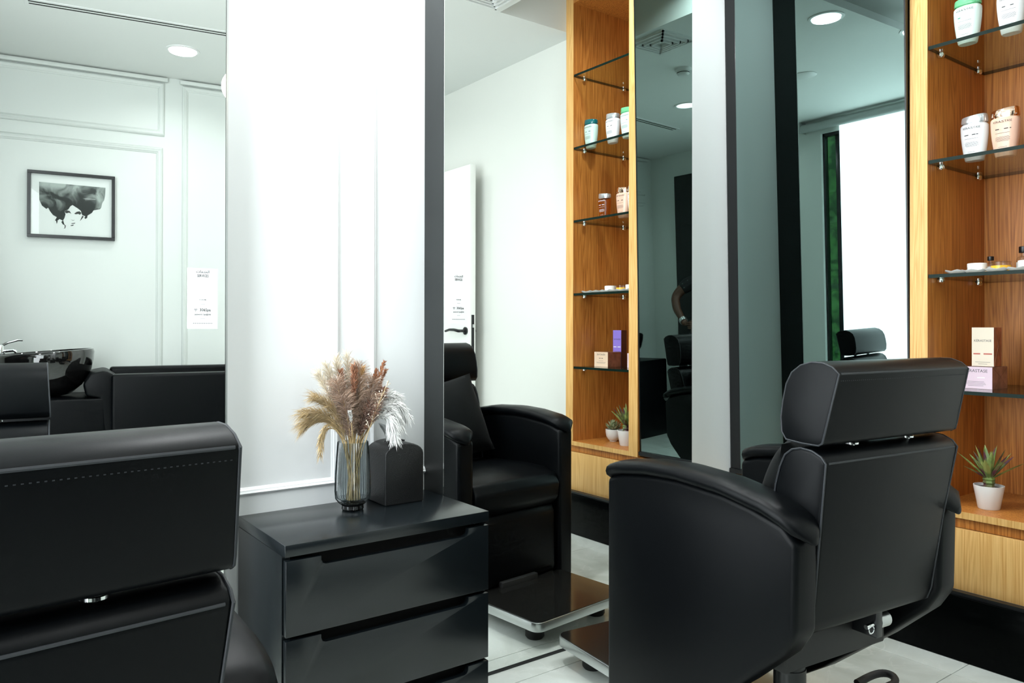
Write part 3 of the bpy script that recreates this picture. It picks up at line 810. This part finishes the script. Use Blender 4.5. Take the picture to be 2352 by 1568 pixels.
# ================================================================== CHEST OF DRAWERS
cx0, cx1, cy0, cy1, ct = .6654, 1.268, 1.8218, YW - .0155, .6198
co = ((cx0 + cx1) / 2, (cy0 + cy1) / 2, 0)
ch = thing('chest_of_drawers', 'charcoal chest of three drawers between the two big mirrors', 'chest', co)
box('chest_top', 'chest', ch, cx0, cx1, cy0, cy1, ct - .030, ct, .0018, co)
box('side_panel', 'chest', ch, cx0, cx0 + .02, cy0 + .022, cy1, .015, ct - .030, 0, co)
box('side_panel', 'chest', ch, cx1 - .02, cx1, cy0 + .022, cy1, .015, ct - .030, 0, co)
box('back_panel', 'chest', ch, cx0 + .02, cx1 - .02, cy1 - .01, cy1, .015, ct - .030, 0, co)
box('bottom_panel', 'chest', ch, cx0 + .02, cx1 - .02, cy0 + .022, cy1 - .01, .015, .03, 0, co)
box('drawer_box', 'chest_in', ch, cx0 + .022, cx1 - .022, cy0 + .045, cy1 - .012, .031, ct - .034, 0, co)
ztop = ct - .030 - .010
for k in range(3):
    hi = ztop - k * .1955; lo = hi - .186
    gx0, gx1, gd, rr_ = cx0 + .094, cx1 - .070, .022, .012
    pr = [(cx0 + .003, lo), (cx1 - .001, lo), (cx1 - .001, hi), (gx1, hi), (gx1, hi - gd + rr_), (gx1 - rr_ * .3, hi - gd + rr_ * .3), (gx1 - rr_, hi - gd),
          (gx0 + rr_, hi - gd), (gx0 + rr_ * .3, hi - gd + rr_ * .3), (gx0, hi - gd + rr_), (gx0, hi), (cx0 + .003, hi)]
    MB().prism(pr, cy0 + .001, cy0 + .020, 'y').build('drawer_front', 'chest', ch, .0012, 2, origin=co)

# ================================================================== THINGS ON THE CHEST
vx, vy = .958, 2.072
va = thing('ribbed_vase', 'smoky ribbed glass vase of dried grasses on the chest', 'vase', (vx, vy, ct))
NR = 60
vp = [(.028, 0.0), (.031, .004), (.030, .014), (.040, .022), (.049, .034), (.051, .055), (.050, .10), (.047, .15), (.0435, .198), (.0425, .198)]
MB().lathe(vp + [(.0455, .15), (.0485, .10), (.049, .055), (.045, .036), (.030, .026), (.001, .026)], NR * 4, rib=lambda i: 1 + .028 * math.cos(2 * math.pi * i / 6), close=False).build('glass_wall', 'vase', va, angle=25)
MB().lathe([(.001, .0005), (.027, .0005), (.030, .004), (.029, .013), (.038, .021), (.030, .025), (.001, .0255)], 40, close=False).build('glass_foot', 'vase_base', va)

def dcol(name, c, v=.25): return mat(name, c, .85, var=v, vscale=40, sheen=.3)
M['p_taupe'] = dcol('taupe plume', (0.40, 0.27, 0.19))
M['p_brown'] = dcol('brown plume', (0.24, 0.115, 0.07))
M['p_rust'] = dcol('rust plume', (0.40, 0.17, 0.08))
M['p_cream'] = dcol('cream plume', (0.80, 0.72, 0.58), .15)
M['p_white'] = dcol('white plume', (0.92, 0.92, 0.90), .06)
M['p_straw'] = dcol('straw grass', (0.52, 0.38, 0.19))
M['p_ochre'] = dcol('ochre plume', (0.62, 0.38, 0.15))
def bez(p0, p1, p2, n):
    out = []
    for i in range(n + 1):
        t = i / n; out.append(Vector(p0) * (1 - t) ** 2 + Vector(p1) * 2 * t * (1 - t) + Vector(p2) * t * t)
    return out
def dried_stem(kind, label, tip, mid, m_, hairs=260, start=.45, ln=.035, fan=.7, hw=.0011, sr=.0016, base=None, droop=.2, group=None):
    bx, by = base if base else (random.uniform(-.018, .018), random.uniform(-.014, .014))
    s = thing('dried_stem', label, 'dried grass', (vx, vy, ct), group=group or 'dried stems in the ribbed vase')
    p0 = Vector((bx, by, .028)); rim = Vector((max(-.03, min(.03, tip[0] * .22)), max(-.026, min(.026, tip[1] * .22)), .198))
    pts = [p0 + (rim - p0) * (i / 4) for i in range(4)] + bez(rim, mid, tip, 14)
    MB().tube(pts, [sr] * (len(pts) - 6) + [sr * .6] * 6, 5).build('stalk', 'straw', s)
    up = pts[4:]; mb = MB(); n = len(up) - 1
    for i in range(hairs):
        t = start + (1 - start) * random.random() ** .85
        k = t * n; a = min(n - 1, int(k)); p = up[a].lerp(up[a + 1], k - a); tg = (up[a + 1] - up[a]).normalized()
        rv = Vector((random.gauss(0, 1), random.gauss(0, 1), random.gauss(0, 1))); rv = (rv - tg * rv.dot(tg)).normalized()
        d = (tg * (1 - fan * .55) + rv * fan * .75).normalized()
        shape = math.sin(math.pi * min(1, .22 + .78 * (1 - (t - start) / (1 - start + 1e-6)))) ** .6
        L_ = ln * shape * random.uniform(.6, 1.15)
        e = p + d * L_; m = p.lerp(e, .55) + Vector((0, 0, L_ * .06)); e = e - Vector((0, 0, L_ * droop * random.random()))
        w_ = d.cross(Vector((random.random() - .5, random.random() - .5, random.random() - .5))).normalized() * hw * random.uniform(.6, 1.3)
        mb.add([p - w_ * .5, p + w_ * .5, m + w_, m - w_, e], [(0, 1, 2, 3), (3, 2, 4)])
    mb.build('plume', m_, s)
    return s
random.seed(11)
# wide soft taupe plumes
TA = ['leaning a little left of the centre', 'right at the centre front', 'leaning a little right of the centre', 'low at the back of the bunch', 'low at the right front of the bunch', 'low at the left front of the bunch', 'tallest at the centre back']
RU = ['at centre front', 'at centre back left']; RS = ['the tallest of three', 'the innermost of three', 'the outermost of three']
BR = ['spreading to the right', 'low over the vase mouth']; SG = ['the longest and lowest fan', 'the upper fan in front', 'the hindmost fan']
CR = ['far left at the back', 'left of centre at the back', 'highest at centre back', 'just left of the highest']
WH = ['in the middle of the white group', 'reaching farthest right', 'lowest, touching the tissue box', 'highest of the white group']; SB = ['nearer the camera', 'nearer the wall']
for tip, mid in (((-.055, -.01, .375), (-.03, 0, .28)), ((.01, -.02, .385), (.0, -.01, .28)), ((.06, -.01, .375), (.03, 0, .28)), ((-.02, .01, .34), (-.01, 0, .26)), ((.045, -.03, .33), (.02, -.02, .26)), ((-.045, -.03, .33), (-.02, -.02, .25)), ((.02, .0, .42), (.01, 0, .3))):
    dried_stem('p', 'soft taupe pampas plume ' + TA.pop(0), tip, mid, 'p_taupe', 900, .10, .058, .88, .00055)
for tip, mid in (((-.012, -.035, .415), (-.01, -.02, .30)), ((-.03, .02, .40), (-.02, .01, .3))):
    dried_stem('p', 'upright rust-brown feathery plume ' + RU.pop(0) + ' of the vase', tip, mid, 'p_rust', 520, .45, .026, .55, .0011)
for tip, mid in (((.095, -.01, .425), (.045, 0, .30)), ((.075, .0, .40), (.035, 0, .29)), ((.11, .01, .40), (.05, 0, .28))):
    dried_stem('p', 'slim rust plume leaning right, ' + RS.pop(0), tip, mid, 'p_rust', 260, .60, .020, .5, .0011)
for tip, mid in (((.085, -.02, .345), (.05, -.01, .27)), ((.04, -.04, .30), (.02, -.02, .24))):
    dried_stem('p', 'dark brown fluffy plume ' + BR.pop(0), tip, mid, 'p_brown', 800, .15, .040, .8, .0010)
for tip, mid in (((.022, -.02, .41), (.012, -.01, .30)),):
    dried_stem('p', 'ochre feathery plume just right of centre in the vase', tip, mid, 'p_ochre', 340, .45, .022, .55, .0011)
for tip, mid in (((-.145, .0, .285), (-.05, 0, .29)), ((-.125, -.03, .33), (-.04, -.01, .29)), ((-.135, .02, .25), (-.06, .01, .29))):
    dried_stem('p', 'straw-coloured grass arching left, ' + SG.pop(0), tip, mid, 'p_straw', 900, .02, .060, .42, .00055, droop=.35)
for tip, mid in (((-.10, .02, .40), (-.05, .01, .30)), ((-.07, .03, .42), (-.03, .02, .3)), ((.0, .04, .45), (0, .02, .3)), ((-.04, .03, .44), (-.02, .02, .3))):
    dried_stem('p', 'pale cream wispy plume ' + CR.pop(0), tip, mid, 'p_cream', 420, .35, .040, .6, .0009)
for tip, mid in (((.150, -.01, .22), (.11, 0, .36)), ((.185, .01, .25), (.12, .01, .37)), ((.115, -.04, .195), (.10, -.02, .34)), ((.165, .03, .31), (.09, .02, .36))):
    dried_stem('p', 'fluffy white plume drooping right, ' + WH.pop(0), tip, mid, 'p_white', 700, .25, .036, .75, .0013, droop=.6)
for tip, mid in (((-.115, -.03, .19), (-.10, -.02, .31)), ((-.10, .0, .165), (-.09, 0, .30))):
    dried_stem('p', 'thin straw blade drooping left of the vase, ' + SB.pop(0), tip, mid, 'p_straw', 160, .30, .026, .5, .0009, droop=.7)
# bunny tails and a twiggy stem in front
dried_stem('p', 'small white tufted stem in front of the brown plumes', (-.035, -.055, .29), (-.02, -.04, .25), 'p_white', 260, .60, .012, .6, .0012, droop=.1)
tw = thing('dried_stem', 'forked pale gold twig crossing in front of the plumes', 'dried grass', (vx, vy, ct), group='dried stems in the ribbed vase')
tp = bez((.0, -.02, .10), (.02, -.05, .24), (.085, -.06, .375), 12)
MB().tube([(0, 0, .028)] + tp, .0013, 5).build('stalk', 'p_straw', tw)
tb = MB()
for i in range(26):
    k = random.randint(6, 12); p = tp[k]; d = Vector((random.uniform(-.4, .7), random.uniform(-.3, .3), random.uniform(.3, 1))).normalized()
    L_ = random.uniform(.012, .035); tb.tube([p, p + d * L_], [.0007, .0004], 4); tb.sphere(p + d * L_, .0022, 6)
tb.build('seed_heads', 'p_cream', tw)

# leather tissue box cover
tbx0, tbx1, tby0, tby1 = 1.050, 1.180, 2.046, 2.176
to = ((tbx0 + tbx1) / 2, (tby0 + tby1) / 2, ct)
tbx = thing('tissue_box', 'black grained leather tissue box cover with domed top', 'tissue box', to)
hw = .065
prof = [(-hw, 0), (hw, 0), (hw, .148)]
for i in range(1, 12):
    a = math.pi * i / 12; prof.append((hw * math.cos(a), .148 + .034 * math.sin(a)))
prof.append((-hw, .148))
MB().prism(prof, -hw, hw, 'y').build('cover', 'leather2', tbx, .004, 3)
MB().box(-.030, .030, -.009, .009, .1795, .1835).build('slot', 'chest_in', tbx)
tm = MB(); v = []; f = []; NX, NZ = 14, 8
for j in range(NZ + 1):
    for i in range(NX + 1):
        u = i / NX; t = j / NZ
        v.append((-.028 + .05 * u - .035 * t + .010 * math.sin(6 * u + 2 * t), .010 * math.sin(9 * u) * (.3 + t) - .010 * t, .178 + .062 * t * (1 - .35 * abs(u - .5)) + .006 * math.sin(7 * u) * t))
for j in range(NZ):
    for i in range(NX): a = j * (NX + 1) + i; f.append((a, a + 1, a + NX + 2, a + NX + 1))
tm.add(v, f).build('tissue', 'paper', tbx, angle=80)

# ================================================================== SERVICE CARDS ON THE MIRRORS
ARAB = '\uFE95\uFE8E\uFEE3\uFEAA\uFEA8\uFEDF\uFE8D'
def service_card(x0, x1, z0, z1, label):
    o = ((x0 + x1) / 2, YM - .0022, z0)
    c = thing('service_card', label, 'sign', o, group='service cards stuck to the mirrors')
    W_, H_ = x1 - x0, z1 - z0
    MB().box(-W_ / 2, W_ / 2, 0, .0015, 0, H_).build('card', 'paper', c)
    def line(txt, size, z, m_='print_d', xo=0, sq=1.0, nm='lettering'):
        v, f = text_mesh(txt, size, squeeze=sq, bold=.022)
        if v: MB().add([(a + xo, -.0003, b + z) for a, b in v], f).build(nm, m_, c, smooth=False)
    def dash(hw, z, th=.0006, xo=0, nm='rule'):
        MB().add([(xo - hw, -.0003, z), (xo + hw, -.0003, z), (xo + hw, -.0003, z + th), (xo - hw, -.0003, z + th)], [(0, 1, 2, 3)]).build(nm, 'print', c, smooth=False)
    line(ARAB, .0095, H_ * .925)
    line('SERVICES', .0098, H_ * .855, sq=.72)
    line('SCAN ME', .0042, H_ * .470)
    dash(.006, H_ * .405)
    line('306Spa', .0105, H_ * .290, xo=.006, sq=.92)
    wm = MB()
    for rad in (.0022, .0040, .0058):
        n = 8; v = []
        for i in range(n + 1):
            a = R(45 + 90 * i / n)
            v += [(-.0175 + rad * math.cos(a), -.0003, H_ * .288 + rad * math.sin(a)), (-.0175 + (rad + .0009) * math.cos(a), -.0003, H_ * .288 + (rad + .0009) * math.sin(a))]
        wm.add(v, [(2 * i, 2 * i + 1, 2 * i + 3, 2 * i + 2) for i in range(n)])
    wm.add([(-.0175 + .001 * math.cos(i), -.0003, H_ * .290 + .001 * math.sin(i)) for i in range(6)], [(0, 1, 2, 3, 4, 5)])
    wm.build('wifi_symbol', 'print_d', c, smooth=False)
    line('password: Spa@306', .0054, H_ * .225, sq=.92)
    dash(.006, H_ * .165)
    for k in range(11):
        dash(.0016, H_ * .085, .0016, -.0225 + .0045 * k, 'small_print')
    return c
service_card(.5025, .5765, 1.146, 1.303, 'white services card with wifi name on the left mirror')
service_card(1.291, 1.363, 1.162, 1.324, 'white services card with wifi name on the middle mirror')

# ================================================================== BACK WALL: PICTURE AND WASH UNIT
def on_back(name, label, cat, x, y, z):
    p = B0 + Matrix.Rotation(TH, 4, 'Z') @ Vector((x, y, 0))
    return thing(name, label, cat, (p.x, p.y, z), TH)
pc = on_back('framed_picture', 'black framed ink portrait of a woman with big hair', 'picture', -.215, .002, 1.925)
PWd, PHt = .488, .420
for (a, b, c_, d_) in ((-PWd / 2, PWd / 2, PHt / 2 - .019, PHt / 2), (-PWd / 2, PWd / 2, -PHt / 2, -PHt / 2 + .019), (-PWd / 2, -PWd / 2 + .019, -PHt / 2 + .019, PHt / 2 - .019), (PWd / 2 - .019, PWd / 2, -PHt / 2 + .019, PHt / 2 - .019)):
    MB().box(a, b, 0, .032, c_, d_).build('frame_bar', 'black', pc, .001, 1)
MB().box(-PWd / 2 + .012, PWd / 2 - .012, 0, .010, -PHt / 2 + .012, PHt / 2 - .012).build('mount', 'paper', pc)
MB().box(-PWd / 2 + .019, PWd / 2 - .019, .020, .0215, -PHt / 2 + .019, PHt / 2 - .019).build('glazing', 'picture_glass', pc, smooth=False)
def art(pts, m_, nm, d=.0106):
    v = []
    for px, py in pts:
        x = (px - 960) / 1760 * .462; y = -((py - .058 * (px - 960)) - 790) / 1280 * .392
        v.append((x, d, y))
    MB().add(v, [tuple(range(len(v)))]).build(nm, m_, pc, smooth=False)
art([(270, 290), (1680, 390), (1672, 560), (1650, 660), (1610, 720), (1590, 810), (1560, 850), (1500, 860), (1420, 875), (1385, 930), (1290, 985), (1285, 1035), (1240, 1058), (1222, 1030), (1245, 1000), (1200, 985), (1170, 965), (1150, 890), (1090, 840), (1000, 785), (970, 765), (925, 790), (880, 860), (800, 895), (822, 960), (800, 1040), (772, 1085), (800, 1170), (840, 1210), (760, 1165), (735, 1120), (760, 1090), (700, 1060), (640, 1100), (600, 1090), (640, 1020), (560, 975), (500, 900), (460, 825), (420, 850), (330, 780), (275, 660)], 'ink', 'ink_hair')
art([(800, 900), (850, 875), (910, 890), (945, 950), (900, 925), (840, 940), (815, 920)], 'print_d', 'ink_eye')
art([(1005, 945), (1060, 905), (1120, 895), (1160, 930), (1130, 970), (1090, 950), (1040, 960)], 'print_d', 'ink_eye')
art([(925, 1065), (980, 1095), (1025, 1075), (980, 1085)], 'print_d', 'ink_nose')
art([(935, 1150), (1030, 1135), (1020, 1155), (960, 1160)], 'print_d', 'ink_lips')
art([(930, 1190), (1000, 1175), (985, 1200), (935, 1205)], 'print_d', 'ink_lips')
art([(1180, 985), (1210, 1010), (1150, 1080), (1125, 1105)], 'print_d', 'ink_strand')
art([(620, 1080), (660, 1100), (640, 1165), (628, 1120)], 'print_d', 'ink_strand')
art([(805, 1180), (830, 1195), (820, 1250), (780, 1262), (805, 1240)], 'print_d', 'ink_strand')

wu = on_back('wash_unit', 'black backwash unit with glossy basin, seen in left mirror', 'wash unit', 0, 0, 0)
MB().box(-.75, -.03, .05, .60, .0, .735).build('basin_box', 'leather', wu, .012, 3)
bz = .74
bo = [(.09, .0), (.13, .010), (.19, .06), (.235, .13), (.252, .20), (.256, .245), (.250, .262), (.240, .264), (.232, .25), (.215, .19), (.16, .10), (.06, .07), (.001, .07)]
bowl = MB().lathe(bo, 64, (-.34, .33, bz), 1.0, .92, close=False)
bowl.v = [(x, y, z + .05 * max(0, (z - bz) / .26) * ((x + .34) / .25) * .35) for x, y, z in bowl.v]
bw = bowl.build('basin', 'ceramic', wu, angle=60)
MB().lathe([(.022, 0), (.022, .006), (.012, .008)], 20, (-.34, .33, bz + .071)).build('drain', 'chrome', bw)
fa = MB().lathe([(.024, 0), (.024, .010), (.019, .014), (.019, .055), (.014, .062)], 24, (-.565, .36, bz + .245)).build('faucet_body', 'chrome', wu)
MB().tube([(-.56, .36, bz + .30), (-.53, .36, bz + .318), (-.48, .36, bz + .333), (-.455, .36, bz + .332)], [.009, .008, .0075, .006], 10).build('faucet_lever', 'chrome', fa)
MB().tube([(-.55, .36, bz + .27), (-.50, .36, bz + .275), (-.485, .36, bz + .262)], .011, 10).build('faucet_spout', 'chrome', fa)
MB().box(0.0, .78, .52, .64, .05, .872).build('arm_panel', 'leather', wu, .018, 4)
MB().box(0.0, .78, .06, .18, .05, .895).build('arm_panel', 'leather', wu, .018, 4)
bb = [(-.02, .40), (.10, .40), (.06, .70), (.03, .86), (-.03, .895), (-.11, .88), (-.145, .82), (-.13, .75), (-.06, .735)]
MB().prism([(x, z) for x, z in bb], .10, .60, 'y').build('back_cushion', 'leather', wu, .016, 3)
MB().box(.08, .80, .185, .515, .28, .47).build('seat_cushion', 'leather', wu, .03, 4)
MB().box(.05, .75, .10, .60, 0.0, .06).build('foot_plinth', 'black', wu, .004)

# ================================================================== CEILING FITTINGS
def downlight(x, y, label, r_=.098, watts=LAMP_W, visible=True, z=H):
    d = thing('downlight', label, 'ceiling light', (x, y, z), group='round ceiling downlights')
    MB().lathe([(r_ * .80, .0), (r_ * .84, -.006), (r_ * .98, -.005), (r_, -.002), (r_, 0)], 40, close=False).build('trim_ring', 'white_trim', d)
    MB().lathe([(.001, -.003), (r_ * .81, -.003)], 40, close=False).build('diffuser', 'lamp', d)
    L = bpy.data.lights.new('downlight_beam', 'AREA'); L.shape = 'DISK'; L.size = r_ * 1.55; L.energy = watts; L.color = (.96, .99, 1.0); L.spread = R(150)
    lo = bpy.data.objects.new('downlight_beam', L); col.objects.link(lo); lo.parent = d; lo.location = (0, 0, -.012)
    return d
downlight(1.164, -.79, 'round downlight in ceiling near the slot vent, seen in left mirror')
downlight(1.68, 1.77, 'round downlight in ceiling close to middle mirror, seen in smoked mirror')
downlight(.90, .10, 'round downlight in middle of ceiling, between slot vent and smoke detector')
downlight(2.05, -.45, 'added unseen downlight in ceiling nearest to the open white door')  # lamp added out of view as extra light for the room
downlight(-.10, -.20, 'added unseen downlight in ceiling over the photographer')  # another added lamp, placed where no mirror shows it
downlight(1.02, 1.955, 'added unseen downlight in ceiling over the vase of dried grasses', watts=14)  # added lamp, hidden from the mirrors, to brighten wall panel and chest
downlight(2.60, 1.55, 'round downlight up in ceiling pocket, over smoked mirror', z=3.06, watts=10)

sv = thing('slot_vent', 'long white ceiling vent with two dark slots', 'vent', (1.33, -.355, H), R(9.5))
MB().box(-1.02, 1.02, -.045, .045, -.004, 0).build('vent_frame', 'white_trim', sv, .001, 1)
for yy in (-.017, .017):
    MB().box(-1.0, 1.0, yy - .007, yy + .007, -.0046, -.003).build('vent_slot', 'vent_dark', sv)
sq_ = thing('square_vent', 'square louvred ceiling vent near the shelves', 'vent', (2.19, 1.01, H))
MB().box(-.15, .15, -.15, .15, -.003, 0).build('vent_plate', 'white_trim', sq_)
for k in range(4):
    a = .145 - .032 * k; fr_ = MB()
    for (x0, x1, y0_, y1_) in ((-a, a, a - .010, a), (-a, a, -a, -a + .010), (-a, -a + .010, -a, a), (a - .010, a, -a, a)):
        fr_.box(x0, x1, y0_, y1_, -.014 - .003 * k, -.003)
    fr_.build('louvre', 'white_trim', sq_)
sd = thing('smoke_detector', 'round white smoke detector on ceiling', 'smoke detector', (1.66, .72, H))
MB().lathe([(.055, 0), (.055, -.012), (.048, -.018)], 32).build('mount', 'white_trim', sd)
MB().lathe([(.040, -.018), (.042, -.022), (.042, -.036), (.030, -.046)], 32).build('sensor_head', 'white_trim', sd)
MB().lathe([(.0425, -.026), (.0425, -.031)], 32, close=False).build('sensor_slot', 'vent_dark', sd)
cp = thing('ceiling_speaker', 'flat round white cover plate on ceiling', 'cover plate', (.80, 1.07, H))
MB().lathe([(.085, 0), (.085, -.006), (.078, -.010)], 40).build('cover', 'white_trim', cp)
MB().lathe([(.065, -.0102), (.060, -.012)], 40).build('grille', 'white_trim', cp)

def pendant(x, y, zc, r_, label):
    p = thing('globe_pendant', label, 'pendant lamp', (x, y, H), group='glowing globe pendants')
    MB().lathe([(.045, 0), (.045, -.012), (.012, -.022)], 24).build('canopy', 'black', p)
    MB().tube([(0, 0, -.02), (0, 0, zc - H + r_)], .0022, 6).build('cord', 'black', p)
    MB().lathe([(.014, zc - H + r_ + .03), (.018, zc - H + r_ + .028), (.018, zc - H + r_ - .004)], 20).build('socket', 'black', p)
    MB().sphere((0, 0, zc - H), r_, 32).build('globe', 'globe', p)
pendant(1.085, .60, 2.25, .080, 'glowing round globe pendant at edge of left mirror reflection')

# ================================================================== WINDOW BLIND AND HEDGE
bl = thing('roller_blind', 'bright backlit white roller blind over the window', 'blind', (XL + .05, 1.25, wz0))
bo_ = (XL + .05, 1.25, wz0)
MB().tube([(XL + .05, .22, H - .06), (XL + .05, 2.10, H - .06)], .036, 24).build('roller_tube', 'blind_tube', bl, origin=bo_)
MB().box(XL + .022, XL + .025, .556, 2.07, .16, H - .05).build('blind_fabric', 'blind', bl, origin=bo_)
MB().box(XL + .016, XL + .031, .556, 2.07, .14, .165).build('bottom_bar', 'white_trim', bl, .003, origin=bo_)
for yy in (.22, 2.10): MB().box(XL + .002, XL + .09, yy - .004, yy + .004, H - .10, H - .003).build('bracket', 'blind_tube', bl, origin=bo_)
random.seed(5)
hg = MB()
nx, nz = 40, 50
v = []; f = []
for i in range(nx + 1):
    for j in range(nz + 1):
        y = -1.0 + 4.0 * i / nx; z = 0 + 3.2 * j / nz
        v.append((-1.75 + .10 * random.random() + .08 * math.sin(3 * y + 2 * z), y, z))
for i in range(nx):
    for j in range(nz): a = i * (nz + 1) + j; f.append((a, a + 1, a + nz + 2, a + nz + 1))
hg.add(v, f); hg.box(-2.2, -1.74, -1.0, 3.0, 0, 3.18)
tag(hg.build('hedge', 'hedge', None, origin=(-1.9, 1.0, 0)), 'green hedge outside the window, a sliver beside the blind', 'hedge')

# ================================================================== PERSON (photographer, glimpsed in the smoked mirror)
def person():
    fx = Vector((.75, .66, 0)).normalized(); rt = Vector((.66, -.75, 0)).normalized(); base = Vector((-.16, -.60, 0))
    P = lambda r_, f_, z: base + rt * r_ + fx * f_ + Vector((0, 0, z))
    root = thing('person', 'person in black patterned shirt, arm seen in the smoked mirror', 'person', base)
    def skin(name, verts, edges, m_, sub=2, root_i=0):
        me = bpy.data.meshes.new(name); me.from_pydata([tuple(v_[0] - base) for v_ in verts], [], edges)
        me.materials.append(M[m_])
        o = bpy.data.objects.new(name, me); col.objects.link(o); o.parent = root
        md = o.modifiers.new('skin', 'SKIN'); md.use_smooth_shade = True
        lay = me.skin_vertices[0].data
        for i, v_ in enumerate(verts):
            rr_ = v_[1]; lay[i].radius = rr_ if isinstance(rr_, tuple) else (rr_, rr_)
        lay[root_i].use_root = True
        ms = o.modifiers.new('sub', 'SUBSURF'); ms.levels = sub; ms.render_levels = sub
        return o
    # body: head, neck, arms and hands' wrists, legs as one continuous figure
    V = [(P(0, 0, .98), (.155, .115)), (P(0, 0, 1.15), (.145, .105)), (P(0, .01, 1.32), (.165, .115)), (P(0, 0, 1.46), (.12, .085)), (P(0, .005, 1.54), .055), (P(0, .02, 1.61), .066), (P(0, .03, 1.70), (.078, .092)), (P(0, .02, 1.79), (.066, .080)),
         (P(.19, 0, 1.455), .062), (P(.31, .02, 1.33), .047), (P(.295, .10, 1.21), .040), (P(.235, .20, 1.10), .030), (P(.215, .235, 1.065), .034),
         (P(-.19, 0, 1.455), .062), (P(-.28, .03, 1.30), .047), (P(-.23, .13, 1.20), .040), (P(-.12, .24, 1.16), .030), (P(-.095, .265, 1.15), .034),
         (P(.095, 0, .92), .095), (P(.11, .01, .52), .066), (P(.115, -.01, .10), .045), (P(.12, .02, .045), .040), (P(.13, .15, .030), .034),
         (P(-.095, 0, .92), .095), (P(-.11, .01, .52), .066), (P(-.115, -.01, .10), .045), (P(-.12, .02, .045), .040), (P(-.13, .15, .030), .034)]
    E_ = [(0, 1), (1, 2), (2, 3), (3, 4), (4, 5), (5, 6), (6, 7), (3, 8), (8, 9), (9, 10), (10, 11), (11, 12), (3, 13), (13, 14), (14, 15), (15, 16), (16, 17), (0, 18), (18, 19), (19, 20), (20, 21), (21, 22), (0, 23), (23, 24), (24, 25), (25, 26), (26, 27)]
    skin('body', V, E_, 'skin')
    # shirt with short sleeves, trousers, shoes
    S = [(P(0, 0, .90), (.172, .130)), (P(0, 0, 1.15), (.160, .120)), (P(0, .01, 1.32), (.180, .128)), (P(0, 0, 1.465), (.130, .096)), (P(.19, 0, 1.455), .076), (P(.262, .012, 1.375), .066), (P(-.19, 0, 1.455), .076), (P(-.25, .018, 1.365), .066)]
    skin('shirt', S, [(0, 1), (1, 2), (2, 3), (3, 4), (4, 5), (3, 6), (6, 7)], 'shirt')
    T = [(P(0, 0, .98), (.165, .125)), (P(.095, 0, .90), .105), (P(.11, .01, .52), .080), (P(.115, -.01, .09), .062), (P(-.095, 0, .90), .105), (P(-.11, .01, .52), .080), (P(-.115, -.01, .09), .062)]
    skin('trousers', T, [(0, 1), (1, 2), (2, 3), (0, 4), (4, 5), (5, 6)], 'denim')
    for sx in (1, -1):
        skin('shoe', [(P(.12 * sx, -.04, .045), .042), (P(.125 * sx, .06, .045), .042), (P(.13 * sx, .17, .035), .034)], [(0, 1), (1, 2)], 'rubber')
    # hands: five fingers round the camera body
    def hand(sx, w, name):
        mb = MB(); pal = P(*w)
        for k in range(4):
            b0 = P(w[0] - sx * (.004 * k), w[1] + .02, w[2] + .024 - .016 * k)
            pts = [b0, b0 + fx * .035 - rt * sx * .004, b0 + fx * (.055 - .004 * (k == 3)) - rt * sx * .024, b0 + fx * .046 - rt * sx * (.046 - .006 * (k == 3))]
            mb.tube([p - base for p in pts], [.0095, .009, .0085, .0065], 8)
        b0 = P(w[0] - sx * .018, w[1], w[2] + .026)
        mb.tube([p - base for p in (b0, b0 - rt * sx * .022 + fx * .018 + Vector((0, 0, .012)), b0 - rt * sx * .040 + fx * .036 + Vector((0, 0, .010)))], [.011, .0105, .0075], 8)
        return mb.build(name, 'skin', root)
    hand(1, (.205, .245, 1.06), 'fingers'); hand(-1, (-.090, .270, 1.15), 'fingers')
    wt = MB().tube([(P(.245, .185, 1.118) - base), (P(.232, .205, 1.096) - base)], .040, 20).build('wristwatch', 'steel', root)
    # face and hair
    hd_ = MB()
    hc = P(0, .03, 1.715) - base
    for sx in (-1, 1):
        ee = hc + rt * .031 * sx + fx * .084 + Vector((0, 0, -.005))
        MB().sphere(ee, .011, 12).build('eye', 'paper', root); MB().sphere(ee + fx * .007, .006, 10).build('iris', 'hair', root)
        MB().sphere(hc + rt * .080 * sx + Vector((0, 0, -.012)), .022, 12, sz=1.4).build('ear', 'skin', root)
        MB().tube([ee + rt * .018 + Vector((0, 0, .020)), ee + Vector((0, 0, .025)) + fx * .004, ee - rt * .018 + Vector((0, 0, .020))], .004, 6).build('eyebrow', 'hair', root)
    MB().tube([hc + fx * .088 + Vector((0, 0, .0)), hc + fx * .104 + Vector((0, 0, -.030)), hc + fx * .088 + Vector((0, 0, -.038))], [.008, .014, .008], 8).build('nose', 'skin', root)
    MB().tube([hc + fx * .080 - rt * .022 + Vector((0, 0, -.060)), hc + fx * .090 + Vector((0, 0, -.060)), hc + fx * .080 + rt * .022 + Vector((0, 0, -.060))], [.004, .007, .004], 8).build('lips', 'skin', root)
    hm = MB(); n = 20
    prof = [(max(1e-4, .094 * math.sin(math.pi * i / 14)), .094 * math.cos(math.pi * i / 14)) for i in range(8)]
    hm.lathe(prof, n, tuple(hc + Vector((0, 0, .025)) - fx * .012), 1.0, 1.08, close=False)
    hm.build('hair', 'hair', root)
    return root
person()
